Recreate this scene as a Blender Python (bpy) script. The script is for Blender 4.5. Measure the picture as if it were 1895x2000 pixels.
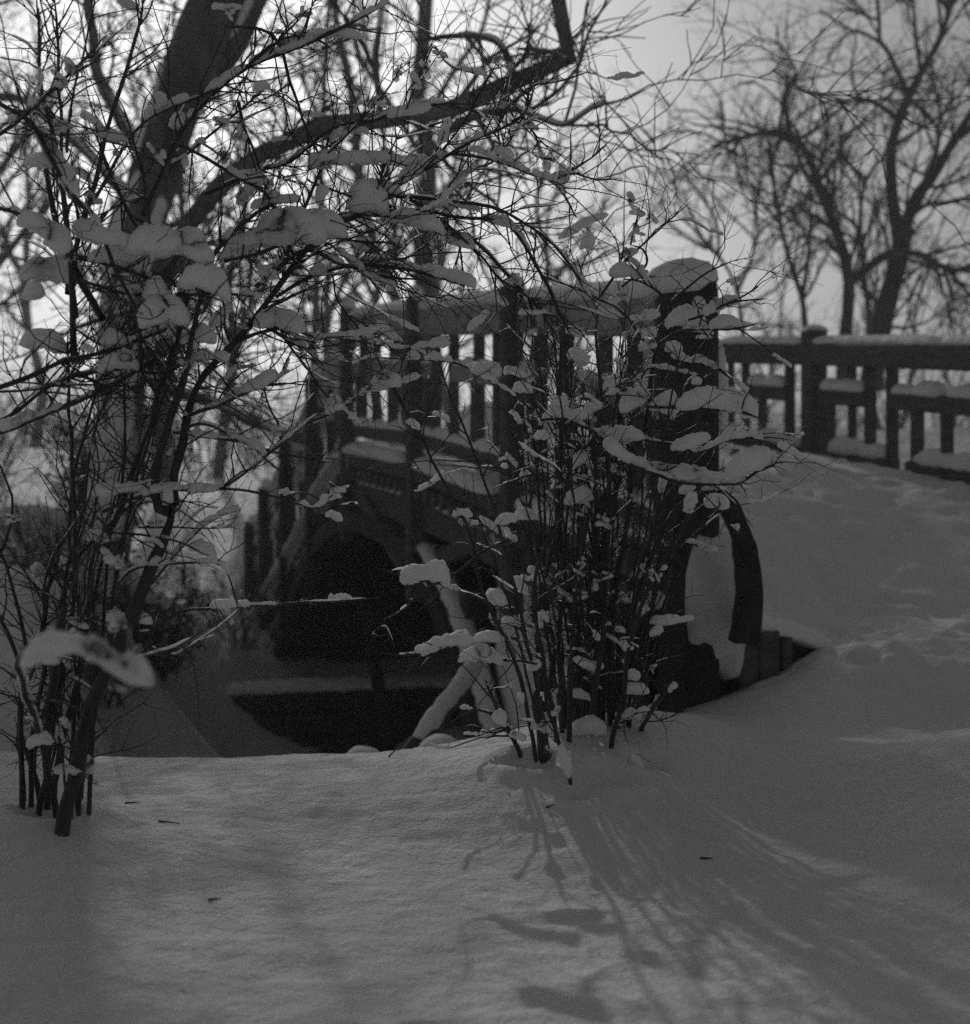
import bpy, math
import numpy as np
from mathutils import Vector

# ------------------------------------------------------------------ clear, camera, sky, sun, exposure
for o in list(bpy.data.objects):
    bpy.data.objects.remove(o)
SC = bpy.context.scene
COL = SC.collection
R = math.radians

F, CX, HY, EYE = 2600.0, 947.5, 840.0, 1.0        # focal length, centre and horizon measured on the photograph (its own pixels), eye height
cam_d = bpy.data.cameras.new("camera")
cam = bpy.data.objects.new("camera", cam_d)
COL.objects.link(cam)
cam.location = (0, 0, EYE)
cam.rotation_euler = (R(90), 0, 0)
cam_d.sensor_fit = 'VERTICAL'
cam_d.sensor_height = 60.0
cam_d.lens = F / 2000.0 * 60.0
cam_d.shift_y = -(1000.0 - HY) / 2000.0
cam_d.clip_start, cam_d.clip_end = 0.05, 600.0
cam_d.dof.use_dof = True
cam_d.dof.focus_distance = 3.65
cam_d.dof.aperture_fstop = 4.2
cam_d.dof.aperture_blades = 7
SC.camera = cam

SUN_EL, SUN_AZ = 20.5, -11.5                       # low winter sun ahead, a little left of the view
wd = bpy.data.worlds.new("World")
SC.world = wd
wd.use_nodes = True
nt = wd.node_tree
nt.nodes.clear()
sky = nt.nodes.new('ShaderNodeTexSky')
sky.sky_type = 'NISHITA'
sky.sun_disc = False
sky.sun_elevation = R(SUN_EL)
sky.sun_rotation = R(SUN_AZ)
sky.air_density = 1.6
sky.dust_density = 2.0
sky.ozone_density = 1.0
bw = nt.nodes.new('ShaderNodeRGBToBW')             # black-and-white film
bg = nt.nodes.new('ShaderNodeBackground')
bg.inputs['Strength'].default_value = 0.095
wo = nt.nodes.new('ShaderNodeOutputWorld')
nt.links.new(sky.outputs[0], bw.inputs[0])
nt.links.new(bw.outputs[0], bg.inputs['Color'])
nt.links.new(bg.outputs[0], wo.inputs['Surface'])

sd = bpy.data.lights.new("sun", 'SUN')
sd.energy = 2.0
sd.angle = R(0.8)
sd.color = (1, 1, 1)
sun = bpy.data.objects.new("sun", sd)
COL.objects.link(sun)
S_DIR = Vector((math.sin(R(SUN_AZ)) * math.cos(R(SUN_EL)), math.cos(R(SUN_AZ)) * math.cos(R(SUN_EL)), math.sin(R(SUN_EL))))
sun.rotation_euler = (-S_DIR).to_track_quat('-Z', 'Y').to_euler()
sun.location = (0, 0, 30)

SC.view_settings.view_transform = 'Standard'
SC.view_settings.look = 'None'
SC.view_settings.exposure = -1.28
SC.view_settings.gamma = 1.0
SC.view_settings.use_curve_mapping = False
SC.cycles.use_denoising = False
SC.cycles.denoiser = 'OPENIMAGEDENOISE'
SC.cycles.max_bounces = 6
SC.cycles.diffuse_bounces = 4
SC.cycles.glossy_bounces = 2
SC.cycles.sample_clamp_indirect = 3.0
SC.cycles.sample_clamp_direct = 6.0
SC.cycles.volume_bounces = 1

# ------------------------------------------------------------------ helpers
rng = np.random.default_rng(11)


def P3(px, py, Y):
    return np.array(((px - CX) / F * Y, Y, EYE - (py - HY) / F * Y))


def nrm(v):
    return v / np.maximum(np.linalg.norm(v, axis=-1, keepdims=True), 1e-9)


_g3 = np.random.default_rng(5).random((64, 64, 64))


def vnoise(p, s):
    """value noise in -1..1 at points p (n,3), scale s (cells per metre)"""
    q = np.asarray(p, float) * s + 100.37
    i = np.floor(q).astype(int)
    f = q - i
    f = f * f * (3 - 2 * f)
    out = 0
    for dx in (0, 1):
        for dy in (0, 1):
            for dz in (0, 1):
                w = (f[:, 0] if dx else 1 - f[:, 0]) * (f[:, 1] if dy else 1 - f[:, 1]) * (f[:, 2] if dz else 1 - f[:, 2])
                out = out + w * _g3[(i[:, 0] + dx) % 64, (i[:, 1] + dy) % 64, (i[:, 2] + dz) % 64]
    return out * 2 - 1


def mesh(name, V, Fq, mat, smooth=True):
    V = np.asarray(V, np.float32).reshape(-1, 3)
    Fq = np.asarray(Fq, np.int32)
    n = Fq.shape[1]
    me = bpy.data.meshes.new(name)
    me.vertices.add(len(V))
    me.vertices.foreach_set('co', V.ravel())
    me.loops.add(Fq.size)
    me.loops.foreach_set('vertex_index', Fq.ravel())
    me.polygons.add(len(Fq))
    me.polygons.foreach_set('loop_start', np.arange(0, Fq.size, n, dtype=np.int32))
    me.polygons.foreach_set('loop_total', np.full(len(Fq), n, np.int32))
    me.polygons.foreach_set('use_smooth', np.full(len(Fq), smooth))
    me.update(calc_edges=True)
    me.materials.append(mat)
    return me


def obj(name, V, Fq, mat, parent=None, smooth=True, kind=None):
    """one mesh object; V in world space"""
    V = np.asarray(V, float).reshape(-1, 3)
    off = np.zeros(3)
    q = parent
    while q is not None:
        off += np.array(q.location)
        q = q.parent
    o = bpy.data.objects.new(name, mesh(name, V - off, Fq, mat, smooth))
    COL.objects.link(o)
    o.parent = parent
    if kind:
        o['kind'] = kind
    return o


def tag(o, label, cat, group=None):
    o['label'] = label
    o['category'] = cat
    if group:
        o['group'] = group
    return o


def thing(name, label, cat, loc, group=None):
    o = bpy.data.objects.new(name, None)
    o.empty_display_size = 0.2
    COL.objects.link(o)
    o.location = tuple(float(c) for c in loc)
    return tag(o, label, cat, group)


def join(parts):
    Vs, Fs, n = [], [], 0
    for V, Fq in parts:
        V = np.asarray(V).reshape(-1, 3)
        Vs.append(V)
        Fs.append(np.asarray(Fq) + n)
        n += len(V)
    return np.concatenate(Vs), np.concatenate(Fs)


def tubes(P, Rr, S):
    """P (N,K,3), R (N,K) -> one set of tubes"""
    P = np.asarray(P, float)
    Rr = np.asarray(Rr, float)
    N, K, _ = P.shape
    T = nrm(np.gradient(P, axis=1))
    m = nrm(P[:, -1] - P[:, 0] + 1e-9)
    ref = np.where(np.abs(m[:, 2:3]) > 0.8, np.array([[1.0, 0, 0]]), np.array([[0, 0, 1.0]]))
    n1 = nrm(ref[:, None, :] - (ref[:, None, :] * T).sum(-1, keepdims=True) * T)
    n2 = np.cross(T, n1)
    a = np.arange(S) / S * 2 * np.pi
    V = P[:, :, None, :] + Rr[:, :, None, None] * (np.cos(a)[None, None, :, None] * n1[:, :, None, :] + np.sin(a)[None, None, :, None] * n2[:, :, None, :])
    b = np.arange(N)[:, None, None] * K * S
    k = np.arange(K - 1)[None, :, None] * S
    s = np.arange(S)[None, None, :]
    s1 = (s + 1) % S
    Fq = np.stack([b + k + s, b + k + s1, b + k + S + s1, b + k + S + s], -1).reshape(-1, 4)
    return V.reshape(-1, 3), Fq


def smooth_path(pts, K):
    """Catmull-Rom through pts, resampled to K points"""
    p = np.asarray(pts, float)
    if len(p) < 3:
        t = np.linspace(0, 1, K)[:, None]
        return p[0] * (1 - t) + p[-1] * t
    q = np.concatenate([[2 * p[0] - p[1]], p, [2 * p[-1] - p[-2]]])
    out = []
    for i in range(1, len(q) - 2):
        t = np.linspace(0, 1, 9)[:-1, None]
        a, b, c, d = q[i - 1], q[i], q[i + 1], q[i + 2]
        out.append(0.5 * (2 * b + (c - a) * t + (2 * a - 5 * b + 4 * c - d) * t * t + (3 * b - a - 3 * c + d) * t ** 3))
    out.append(p[-1:])
    o = np.concatenate(out)
    L = np.concatenate([[0], np.cumsum(np.linalg.norm(np.diff(o, axis=0), axis=1))])
    s = np.linspace(0, L[-1], K)
    return np.stack([np.interp(s, L, o[:, j]) for j in range(3)], 1)


def kids(P, Rr, n_per, t0, t1, lmin, lmax, ang, K, wig, up, rmax, rmin=0.0006, taper=0.35, dirbias=None):
    """children of the branches P (N,K,3): n_per each (on average)"""
    N, Kp, _ = P.shape
    n = int(N * n_per)
    if n < 1:
        return np.zeros((0, K, 3)), np.zeros((0, K))
    Ls = np.linalg.norm(np.diff(P, axis=1), axis=2).sum(1)
    w = Ls / Ls.sum()
    i = rng.choice(N, n, p=w)
    t = rng.uniform(t0, t1, n) * (Kp - 1)
    k = np.minimum(t.astype(int), Kp - 2)
    f = (t - k)[:, None]
    st = P[i, k] * (1 - f) + P[i, k + 1] * f
    tg = nrm(P[i, k + 1] - P[i, k])
    r0 = np.minimum(Rr[i, k] * 0.7, rmax)
    a = np.radians(rng.normal(ang, ang * 0.25, n))[:, None]
    pr = rng.normal(size=(n, 3))
    pr = nrm(pr - (pr * tg).sum(1, keepdims=True) * tg)
    d = np.cos(a) * tg + np.sin(a) * pr
    d[:, 2] += up
    if dirbias is not None:
        d = d + dirbias
    d = nrm(d)
    L = rng.uniform(lmin, lmax, n)
    out = [st]
    cur = st
    for j in range(K - 1):
        d = nrm(d + rng.normal(size=(n, 3)) * wig + np.array([0, 0, up * 0.15]))
        cur = cur + d * (L / (K - 1))[:, None]
        out.append(cur)
    PP = np.stack(out, 1)
    tp = np.linspace(1, taper, K)[None, :]
    RR = np.maximum(np.maximum(r0, rmin)[:, None] * tp, rmin * 0.6)
    return PP, RR


def clump(path, w, h, S=12, step=None, amp=0.35, freq=None, lobes=True, flat=0.3, crust=0.0):
    """a lump of snow lying along a path: w half width, h height"""
    path = np.asarray(path, float)
    L = np.linalg.norm(np.diff(path, axis=0), axis=1).sum()
    step = step or max(min(w, h) * 0.26, 0.0028)
    if crust:
        step = min(step, .007)
    K = int(np.clip(L / step, 9, 70))
    p = smooth_path(path, K)
    t = np.linspace(0, 1, K)
    if lobes:
        nb = max(1, int(round(L / (h * rng.uniform(1.6, 3.0)))))
        env = np.full(K, 0.0)
        for i in range(nb):
            c = (i + .5 + rng.uniform(-.3, .3)) / nb
            r = rng.uniform(.6, 1.15) / nb
            env = np.maximum(env, rng.uniform(.55, 1.15) * np.sqrt(np.clip(1 - np.abs((t - c) / r) ** 2.4, 0, 1)))
        env = np.maximum(env, .32)
        env = np.convolve(np.r_[env[0], env[0], env, env[-1], env[-1]], [.1, .2, .4, .2, .1], 'valid')
        cap_ = np.clip(1 - np.abs(2 * t - 1) ** max(3.0, 2.2 * L / (w + h)), 0, 1) ** 0.5
        env_h = np.maximum(env * cap_, .02)
        env_w = np.maximum(env ** .6 * cap_, .02)
    else:
        env = np.maximum(np.clip(1 - np.abs(2 * t - 1) ** rng.uniform(6, 12), 0, 1) ** 0.5, 0.03)
        env_h = env_w = env
    T = nrm(np.gradient(p, axis=0))
    Z = np.array([0, 0, 1.0])
    lat = np.cross(T, Z)
    bad = np.linalg.norm(lat, axis=1) < 0.25
    lat[bad] = (1, 0, 0)
    lat = nrm(lat)
    upv = np.cross(lat, T)
    upv = nrm(upv * 0.5 + Z * 0.8)
    a = np.arange(S) / S * 2 * np.pi
    ca, sa = np.cos(a), np.sin(a)
    vz = np.where(sa > 0, sa * 0.8, sa * flat) + 0.12
    V = p[:, None, :] + lat[:, None, :] * (ca[None, :, None] * w * env_w[:, None, None]) + upv[:, None, :] * (vz[None, :, None] * h * env_h[:, None, None])
    V = V.reshape(-1, 3)
    C = np.repeat(p, S, axis=0) + upv.repeat(S, axis=0) * h * 0.3
    d = V - C
    m = min(w, h)
    fr = freq or 0.8 / m
    off = rng.uniform(0, 50, 3)
    nz = vnoise(V + off, fr) * 0.55 + vnoise(V + off + 7, fr * 2.2) * 0.45 + vnoise(V + off + 3, fr * 5) * 0.34
    V = C + d * (1 + amp * nz)[:, None]
    if crust:
        V = V + nrm(d) * (crust * (vnoise(V + off, 75) * .0032 + vnoise(V + off, 190) * .0022))[:, None]
    # ends are ragged: slide the rings along the path
    V = V + T.repeat(S, axis=0) * (vnoise(V + off + 13, fr * 1.2) * m * amp * .6)[:, None]
    k = np.arange(K - 1)[:, None] * S
    s = np.arange(S)[None, :]
    s1 = (s + 1) % S
    Fq = np.stack([k + s, k + s1, k + S + s1, k + S + s], -1).reshape(-1, 4)
    c0, c1 = len(V), len(V) + 1
    V = np.concatenate([V, [V[:S].mean(0)], [V[-S:].mean(0)]])
    e = np.arange(0, S, 2)
    cap0 = np.stack([np.full(len(e), c0), (e + 2) % S, (e + 1) % S, e], -1)
    b = (K - 1) * S
    cap1 = np.stack([np.full(len(e), c1), b + e, b + (e + 1) % S, b + (e + 2) % S], -1)
    return V, np.concatenate([Fq, cap0, cap1])


def lump(path, w, h, amp=0.3, S=24):
    """a traced mass of snow: one long body with smaller bodies slumped against it"""
    path = np.asarray(path, float)
    L = np.linalg.norm(path[-1] - path[0])
    parts = [clump(path, w, h, amp=amp, S=S, crust=1.2)]
    if L > 2.2 * h and rng.random() < .6:
        q = smooth_path(path, 9)
        i = int(rng.integers(0, 5))
        o_ = np.array((0, rng.normal(0, w * .35), h * rng.uniform(.1, .4)))
        parts.append(clump(q[i:i + 4] + o_, w * .8, h * .7, amp=amp, S=S, crust=1.2))
    return join(parts)


def beam(p0, p1, w, h, upv=(0, 0, 1), ch=0.12, seg=1, warp=0.0):
    """chamfered timber from p0 to p1, w across, h along up"""
    p0, p1 = np.asarray(p0, float), np.asarray(p1, float)
    T = nrm(p1 - p0)
    U = np.asarray(upv, float)
    if abs((U * T).sum()) > 0.95:
        U = np.array([0.336, -0.942, 0.0])
    lat = nrm(np.cross(T, U))
    U = nrm(np.cross(lat, T))
    c = ch * min(w, h)
    a, b = w / 2, h / 2
    prof = [(a, -b + c), (a, b - c), (a - c, b), (-a + c, b), (-a, b - c), (-a, -b + c), (-a + c, -b), (a - c, -b)]
    V = []
    for i in range(seg + 1):
        t = i / seg
        q = p0 + (p1 - p0) * t
        if warp and 0 < i < seg:
            q = q + rng.normal(size=3) * warp
        V += [q + lat * x + U * y for x, y in prof]
    Fq = []
    for i in range(seg):
        for s in range(8):
            s1 = (s + 1) % 8
            Fq.append([i * 8 + s, i * 8 + s1, (i + 1) * 8 + s1, (i + 1) * 8 + s])
    e = seg * 8
    for q in ((0, 1, 2, 7), (2, 3, 6, 7), (3, 4, 5, 6)):
        Fq.append(list(q)[::-1])
        Fq.append([e + k for k in q])
    return np.array(V), np.array(Fq)


# ------------------------------------------------------------------ materials (greys: the photograph is black and white)
def material(name, base, rough=0.8, spec=0.3, noise=None, bump=None, sss=None, coat=0.0):
    m = bpy.data.materials.new(name)
    m.use_nodes = True
    n = m.node_tree
    b = n.nodes['Principled BSDF']
    b.inputs['Base Color'].default_value = (base, base, base, 1)
    b.inputs['Roughness'].default_value = rough
    b.inputs['Specular IOR Level'].default_value = spec
    b.inputs['Coat Weight'].default_value = coat
    tc = n.nodes.new('ShaderNodeTexCoord')
    src = tc.outputs['Object']
    if noise:
        (lo, hi, sc, stretch) = noise
        mp = n.nodes.new('ShaderNodeMapping')
        mp.inputs['Scale'].default_value = stretch
        n.links.new(src, mp.inputs['Vector'])
        tx = n.nodes.new('ShaderNodeTexNoise')
        tx.inputs['Scale'].default_value = sc
        tx.inputs['Detail'].default_value = 6
        tx.inputs['Roughness'].default_value = 0.65
        n.links.new(mp.outputs[0], tx.inputs['Vector'])
        cr = n.nodes.new('ShaderNodeValToRGB')
        cr.color_ramp.elements[0].position = 0.3
        cr.color_ramp.elements[1].position = 0.72
        cr.color_ramp.elements[0].color = (lo, lo, lo, 1)
        cr.color_ramp.elements[1].color = (hi, hi, hi, 1)
        n.links.new(tx.outputs['Fac'], cr.inputs[0])
        n.links.new(cr.outputs[0], b.inputs['Base Color'])
    prev = None
    for (sc, dist, strength, stretch) in bump or []:
        mp = n.nodes.new('ShaderNodeMapping')
        mp.inputs['Scale'].default_value = stretch
        n.links.new(src, mp.inputs['Vector'])
        tx = n.nodes.new('ShaderNodeTexNoise')
        tx.inputs['Scale'].default_value = sc
        tx.inputs['Detail'].default_value = 4
        n.links.new(mp.outputs[0], tx.inputs['Vector'])
        bp = n.nodes.new('ShaderNodeBump')
        bp.inputs['Distance'].default_value = dist
        bp.inputs['Strength'].default_value = strength
        n.links.new(tx.outputs['Fac'], bp.inputs['Height'])
        if prev is not None:
            n.links.new(prev.outputs[0], bp.inputs['Normal'])
        prev = bp
    if prev is not None:
        n.links.new(prev.outputs[0], b.inputs['Normal'])
    if sss:
        b.inputs['Subsurface Weight'].default_value = sss[0]
        b.inputs['Subsurface Radius'].default_value = (1, 1, 1)
        b.inputs['Subsurface Scale'].default_value = sss[1]
    return m


ONE = (1, 1, 1)
M_SNOW = material('snow_ground', 0.86, 0.65, 0.25, noise=(0.83, 0.89, 3.0, ONE),
                  bump=[(22, 0.014, 0.9, ONE), (95, 0.006, 1.0, ONE), (280, 0.0022, 1.0, ONE)])
M_SNOWC = material('snow_clump', 0.95, 0.7, 0.2, bump=[(90, 0.003, 0.8, ONE), (320, 0.0014, 0.8, ONE)], sss=(1.0, 0.03))
M_SNOWB = material('snow_ledge', 0.88, 0.75, 0.2, bump=[(30, 0.006, 0.6, ONE)])
M_BARK = material('wet_bark', 0.03, 0.45, 0.5, noise=(0.014, 0.05, 60, ONE), bump=[(180, 0.0012, 0.8, (1, 1, 0.3))])
M_TWIG = material('wet_twig', 0.028, 0.42, 0.5, noise=(0.014, 0.045, 40, ONE))
M_TRUNK = material('tree_bark', 0.07, 0.8, 0.2, noise=(0.03, 0.10, 5, (1, 1, 0.25)), bump=[(14, 0.03, 1.0, (1, 1, 0.2))])
M_FAR = material('far_bark', 0.09, 0.9, 0.1, noise=(0.05, 0.13, 3, ONE))
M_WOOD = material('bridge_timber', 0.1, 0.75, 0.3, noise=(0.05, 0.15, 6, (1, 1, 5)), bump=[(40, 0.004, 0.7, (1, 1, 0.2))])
M_RAIL = material('frosted_rail', 0.36, 0.85, 0.2, noise=(0.24, 0.48, 6, (1, 1, 6)), bump=[(40, 0.003, 0.6, (1, 1, 3))])
M_SNOWY = material('snow_plastered_rail', 0.55, 0.85, 0.2, noise=(0.32, 0.72, 5, ONE), bump=[(40, 0.003, 0.6, ONE)])
M_FROST = material('frosted_bark', 0.2, 0.85, 0.2, noise=(0.03, 0.30, 2.2, (1, 1, 0.5)), bump=[(14, 0.03, 1.0, (1, 1, 0.2))])
M_SOFFIT_SHADE = material('shade_dark_soffit', 0.015, 0.8, 0.2)  # shade under the arch put into the colour: darker than the other timbers
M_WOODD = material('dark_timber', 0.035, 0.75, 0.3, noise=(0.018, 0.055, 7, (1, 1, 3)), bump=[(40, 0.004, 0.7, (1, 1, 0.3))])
M_STONE = material('dark_stone', 0.05, 0.85, 0.3, noise=(0.025, 0.08, 5, ONE), bump=[(12, 0.02, 1.0, ONE)])
M_WATER = material('dark_stream', 0.012, 0.12, 0.5, bump=[(4, 0.01, 0.4, ONE)])
M_LEAF = material('dark_leaf', 0.05, 0.6, 0.3, noise=(0.03, 0.07, 20, ONE))

# ------------------------------------------------------------------ ground heights
CTRL = []


def cp(px, py, Y):
    CTRL.append(tuple(P3(px, py, Y)))


def cw(x, y, z):
    CTRL.append((x, y, z))


for c in [(0, 2000, 2.1), (950, 2000, 2.1), (1895, 2000, 2.1), (60, 1585, 3.45), (150, 1590, 3.2), (500, 1690, 3.0), (950, 1640, 3.3), (1100, 1465, 3.85),
          (1000, 1452, 4.2), (1150, 1432, 4.15), (700, 1478, 4.6), (300, 1508, 4.9), (0, 1500, 4.9), (1270, 1400, 4.5), (1300, 1680, 3.2), (1600, 1690, 3.2), (1850, 1660, 3.2),
          (1500, 1580, 3.9), (1660, 1585, 3.85), (1850, 1455, 4.0), (1890, 1600, 3.45), (1420, 1406, 4.9), (1650, 1425, 4.9), (1850, 1395, 5.1), (1540, 1505, 4.2),
          (1340, 1388, 5.25), (1500, 1322, 5.55), (1610, 1266, 5.8), (1720, 1255, 5.6), (1880, 1255, 5.8)]:
    cp(*c)
for c in [(60, 1260, 8.5), (150, 1160, 9.5), (230, 1085, 11.5), (100, 1060, 12.5), (20, 1150, 10), (290, 1420, 9.5), (400, 1452, 10.0), (270, 1300, 9.6)]:
    cp(*c)
for c in [(-3, 0, -.02), (0, 0, .02), (3, 0, 0), (-5, -6, -.1), (5, -6, -.1), (-3.2, 3.2, .1), (-5, 5, .1), (3.2, 2.8, .05), (5.5, 4.5, .2),
          # stream gully
          (-3.2, 6.3, -1.3), (-1.5, 6.6, -1.75), (-.2, 6.6, -1.8), (-3, 8, -1.75), (-1.2, 8.5, -2.0), (0, 9, -2.0), (-2.2, 10.6, -2.0), (-.5, 11.5, -2.0), (3, 10.5, -2.0), (8, 12, -1.9), (1.2, 7.2, -1.7),
          (-4.6, 6.6, -.6), (-7, 6, .1), (-6, 9, .0), (-2.3, 9.4, -1.6), (-1.7, 10.6, -1.95), (-2.2, 11.4, -1.95), (-1.6, 9.6, -1.9),
          # far bank and hillside on the left
          (-2.6, 13, -1.0), (-3.0, 14.5, -.95), (-6.5, 12, -.1), (-4.5, 16, -.5), (-2.5, 17, -.9), (-8, 16, .5), (-6, 22, .2), (-3, 24, -.35), (0, 14.5, -1.2), (3, 15, -.9),
          (0, 20, -.8), (5, 20, -.3), (-15, 15, 1.2), (-15, 28, 1.0), (-2, 36, -.3), (10, 30, -.2), (12, 15, -.2), (20, 30, 0), (-25, 45, 1.0), (0, 60, -.2), (30, 60, 0),
          (8, 8, .2), (3.0, 5.6, .12), (4.2, 5.5, .15), (12, 5, .5), (-12, 5, .8), (-14, -4, .3), (14, -4, .3)]:
    cw(*c)
CT = np.array(CTRL)


class TPS:
    def __init__(s, C, lam):
        n = len(C)
        s.c = C[:, :2]
        d = np.linalg.norm(s.c[:, None] - s.c[None], axis=2)
        K = s.k(d) + lam * np.eye(n)
        Pm = np.concatenate([np.ones((n, 1)), s.c], 1)
        A = np.block([[K, Pm], [Pm.T, np.zeros((3, 3))]])
        s.w = np.linalg.solve(A, np.concatenate([C[:, 2], np.zeros(3)]))

    @staticmethod
    def k(d):
        return np.where(d > 1e-6, d * d * np.log(np.maximum(d, 1e-6)), 0)

    def __call__(s, xy):
        out = np.empty(len(xy))
        for a in range(0, len(xy), 20000):
            q = xy[a:a + 20000]
            d = np.linalg.norm(q[:, None] - s.c[None], axis=2)
            out[a:a + 20000] = s.k(d) @ s.w[:-3] + s.w[-3] + q @ s.w[-2:]
        return out


GT = TPS(CT, 0.004)

# the path ramp that climbs to the bridge
PATH = TPS(np.array([P3(*c) for c in [(1480, 1190, 5.75), (1340, 1110, 5.6), (1620, 1262, 5.85), (1760, 1230, 5.9), (1895, 1230, 6.0), (1890, 1090, 7.0), (1640, 1090, 7.0), (1490, 1040, 7.1), (1465, 908, 8.7), (1600, 925, 8.9),
                                        (1560, 910, 10.2), (1700, 925, 9.3), (1840, 945, 8.5), (1480, 880, 11.3), (1060, 945, 7.6)]] + [np.array((6, 8, .72)), np.array((6, 6, .2)), np.array((4.2, 5.6, .12)), np.array((5, 11, .75))]), 0.004)


def sstep(a, b, x):
    t = np.clip((x - a) / (b - a), 0, 1)
    return t * t * (3 - 2 * t)


WIDTH_ = 2.9
AX = nrm(np.array([-0.357, 1.0]))                  # direction of the bridge's axis on the ground
NX = np.array([-AX[1], AX[0]])                      # outward, to the left of it
B0 = np.array([0.83, 5.5])                          # foot of the newel post


def axcoord(xy):
    d = xy - B0
    return d @ AX, d @ NX                           # along the bridge, outward (left) of the near railing


WALL = np.array([P3(1215, 1400, 5.35)[:2], P3(1620, 1262, 5.85)[:2]])
WT = nrm(WALL[1] - WALL[0])
WN = np.array([-WT[1], WT[0]])                      # points away from the camera, into the bank


def hpath_mask(xy):
    s, o = axcoord(xy)
    wd_ = (xy - WALL[0]) @ WN                      # behind the plank wall
    wl = (xy - WALL[0]) @ WT
    wlen = np.linalg.norm(WALL[1] - WALL[0])
    behind = np.where(wl < wlen, sstep(0.03, 0.10, wd_), sstep(5.42, 5.75, xy[:, 1]))
    side = 1 - sstep(-0.16, -0.06, o + 0.0)
    end = 1 - sstep(2.5, 3.0, s) * sstep(-2.2, -1.9, o)
    return behind * side * np.clip(end, 0, 1)


def hbase(xy):
    xy = np.asarray(xy, float)
    g = GT(xy)
    far = sstep(30, 60, np.hypot(xy[:, 0], xy[:, 1] - 6))
    g = g * (1 - far) + (-0.1) * far
    # steep bank behind the retaining wall
    m = hpath_mask(xy)
    p = PATH(xy)
    near = 1 - sstep(6.5, 11.0, np.hypot(xy[:, 0] - 2.5, xy[:, 1] - 8.5))
    return np.where(m * near > 0, g + (np.maximum(p, g) - g) * m * near, g)


# far retaining wall: ground behind stands above the stream
FW0, FW1 = P3(408, 1360, 12.0)[:2], P3(1010, 1360, 12.6)[:2]


def hfine(xy):
    n = len(xy)
    q = np.concatenate([xy, np.zeros((n, 1))], 1)
    r = np.hypot(xy[:, 0], xy[:, 1])
    m = hpath_mask(xy)
    z = vnoise(q, 1.1) * (0.022 + .06 * sstep(5.5, 8, xy[:, 1])) + vnoise(q + 77, 0.45) * .05 * sstep(6, 9, xy[:, 1]) + vnoise(q + 9, 3.3) * 0.009 + vnoise(q * np.array([1, 1.8, 1]) + 4, 10) * 0.0055 + vnoise(q + 2, 28) * 0.0032 + vnoise(q + 12, 55) * 0.0014
    crust = np.clip(vnoise(q + 31, 5.5) - 0.35, 0, 1) * -0.018
    rough = np.abs(vnoise(q + 51, 6.5)) * 0.042 + vnoise(q + 71, 16) * 0.014
    rough2 = np.maximum(sstep(5.1, 5.5, xy[:, 1]) * sstep(0.9, 1.3, xy[:, 0]), 1.6 * sstep(5.6, 7.5, xy[:, 1]) * (1 - sstep(-1.0, 0.2, xy[:, 0])) * (1 - m))
    return z + crust * (1 - m) + rough * np.clip(m * 0.8 + rough2 * 0.6, 0, 1)


_pr = np.random.default_rng(91)
PITS = [(_pr.uniform(-1.3, 1.6), _pr.uniform(2.1, 4.4), _pr.uniform(.008, .028), _pr.uniform(.001, .0035)) for _ in range(110)]
PITS += [((px - CX) / F * Y, Y, .07, .03) for px, Y in [(1055, 3.75), (1120, 3.6), (1186, 3.7), (1150, 3.95), (1253, 3.9), (1020, 3.78), (110, 3.18), (150, 3.25), (69, 3.3), (95, 3.2)]]


def pits(xy):
    z = np.zeros(len(xy))
    idx = np.nonzero((np.abs(xy[:, 0]) < 2.2) & (xy[:, 1] > 1.8) & (xy[:, 1] < 4.8))[0]
    if len(idx):
        q = xy[idx]
        a_ = np.zeros(len(q))
        for x, y, r, d in PITS:
            e = ((q[:, 0] - x) ** 2 + (q[:, 1] - y) ** 2) / r ** 2
            a_ -= d * np.exp(-e) - d * .35 * np.exp(-(np.sqrt(e) - 1.5) ** 2 * 3)
        z[idx] = a_
    return z


def height(xy):
    xy = np.asarray(xy, float).reshape(-1, 2)
    return hbase(xy) + hfine(xy) + pits(xy)


def axis(segs):
    out = [segs[0][0]]
    for a, b, st in segs:
        n = max(int((b - a) / st), 1)
        out += list(np.linspace(a, b, n + 1)[1:])
    return np.array(out)


gx = axis([(-90, -30, 5), (-30, -8, .8), (-8, -3, .12), (-3, -1.6, .035), (-1.6, 2.1, .0145), (2.1, 4.5, .045), (4.5, 9, .15), (9, 30, .9), (30, 90, 5)])
gy = axis([(-15, 0, 1.2), (0, 1.9, .08), (1.9, 4.7, .0135), (4.7, 6.2, .02), (6.2, 10.5, .05), (10.5, 18, .11), (18, 40, .6), (40, 160, 6)])
XX, YY = np.meshgrid(gx, gy)
xy = np.stack([XX.ravel(), YY.ravel()], 1)
zz = height(xy)
ny, nx = XX.shape
ii = (np.arange(ny - 1)[:, None] * nx + np.arange(nx - 1)[None]).ravel()
ground = obj('snow_ground', np.concatenate([xy, zz[:, None]], 1), np.stack([ii, ii + 1, ii + nx + 1, ii + nx], 1), M_SNOW)
ground['kind'] = 'structure'
ground['label'] = 'wind crusted snow over the bank, the gully and the ramp to the bridge'

from functools import lru_cache


def ground_z(x, y):
    return float(height(np.array([[x, y]]))[0])


def ground_hit(px, py, ya=2.0, yb=6.5):
    Y = np.linspace(ya, yb, 300)
    pts = np.stack([(px - CX) / F * Y, Y], 1)
    d = EYE - (py - HY) / F * Y - height(pts)
    k = np.nonzero(d < 0)[0]
    return float(Y[k[0]]) if len(k) else None


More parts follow.
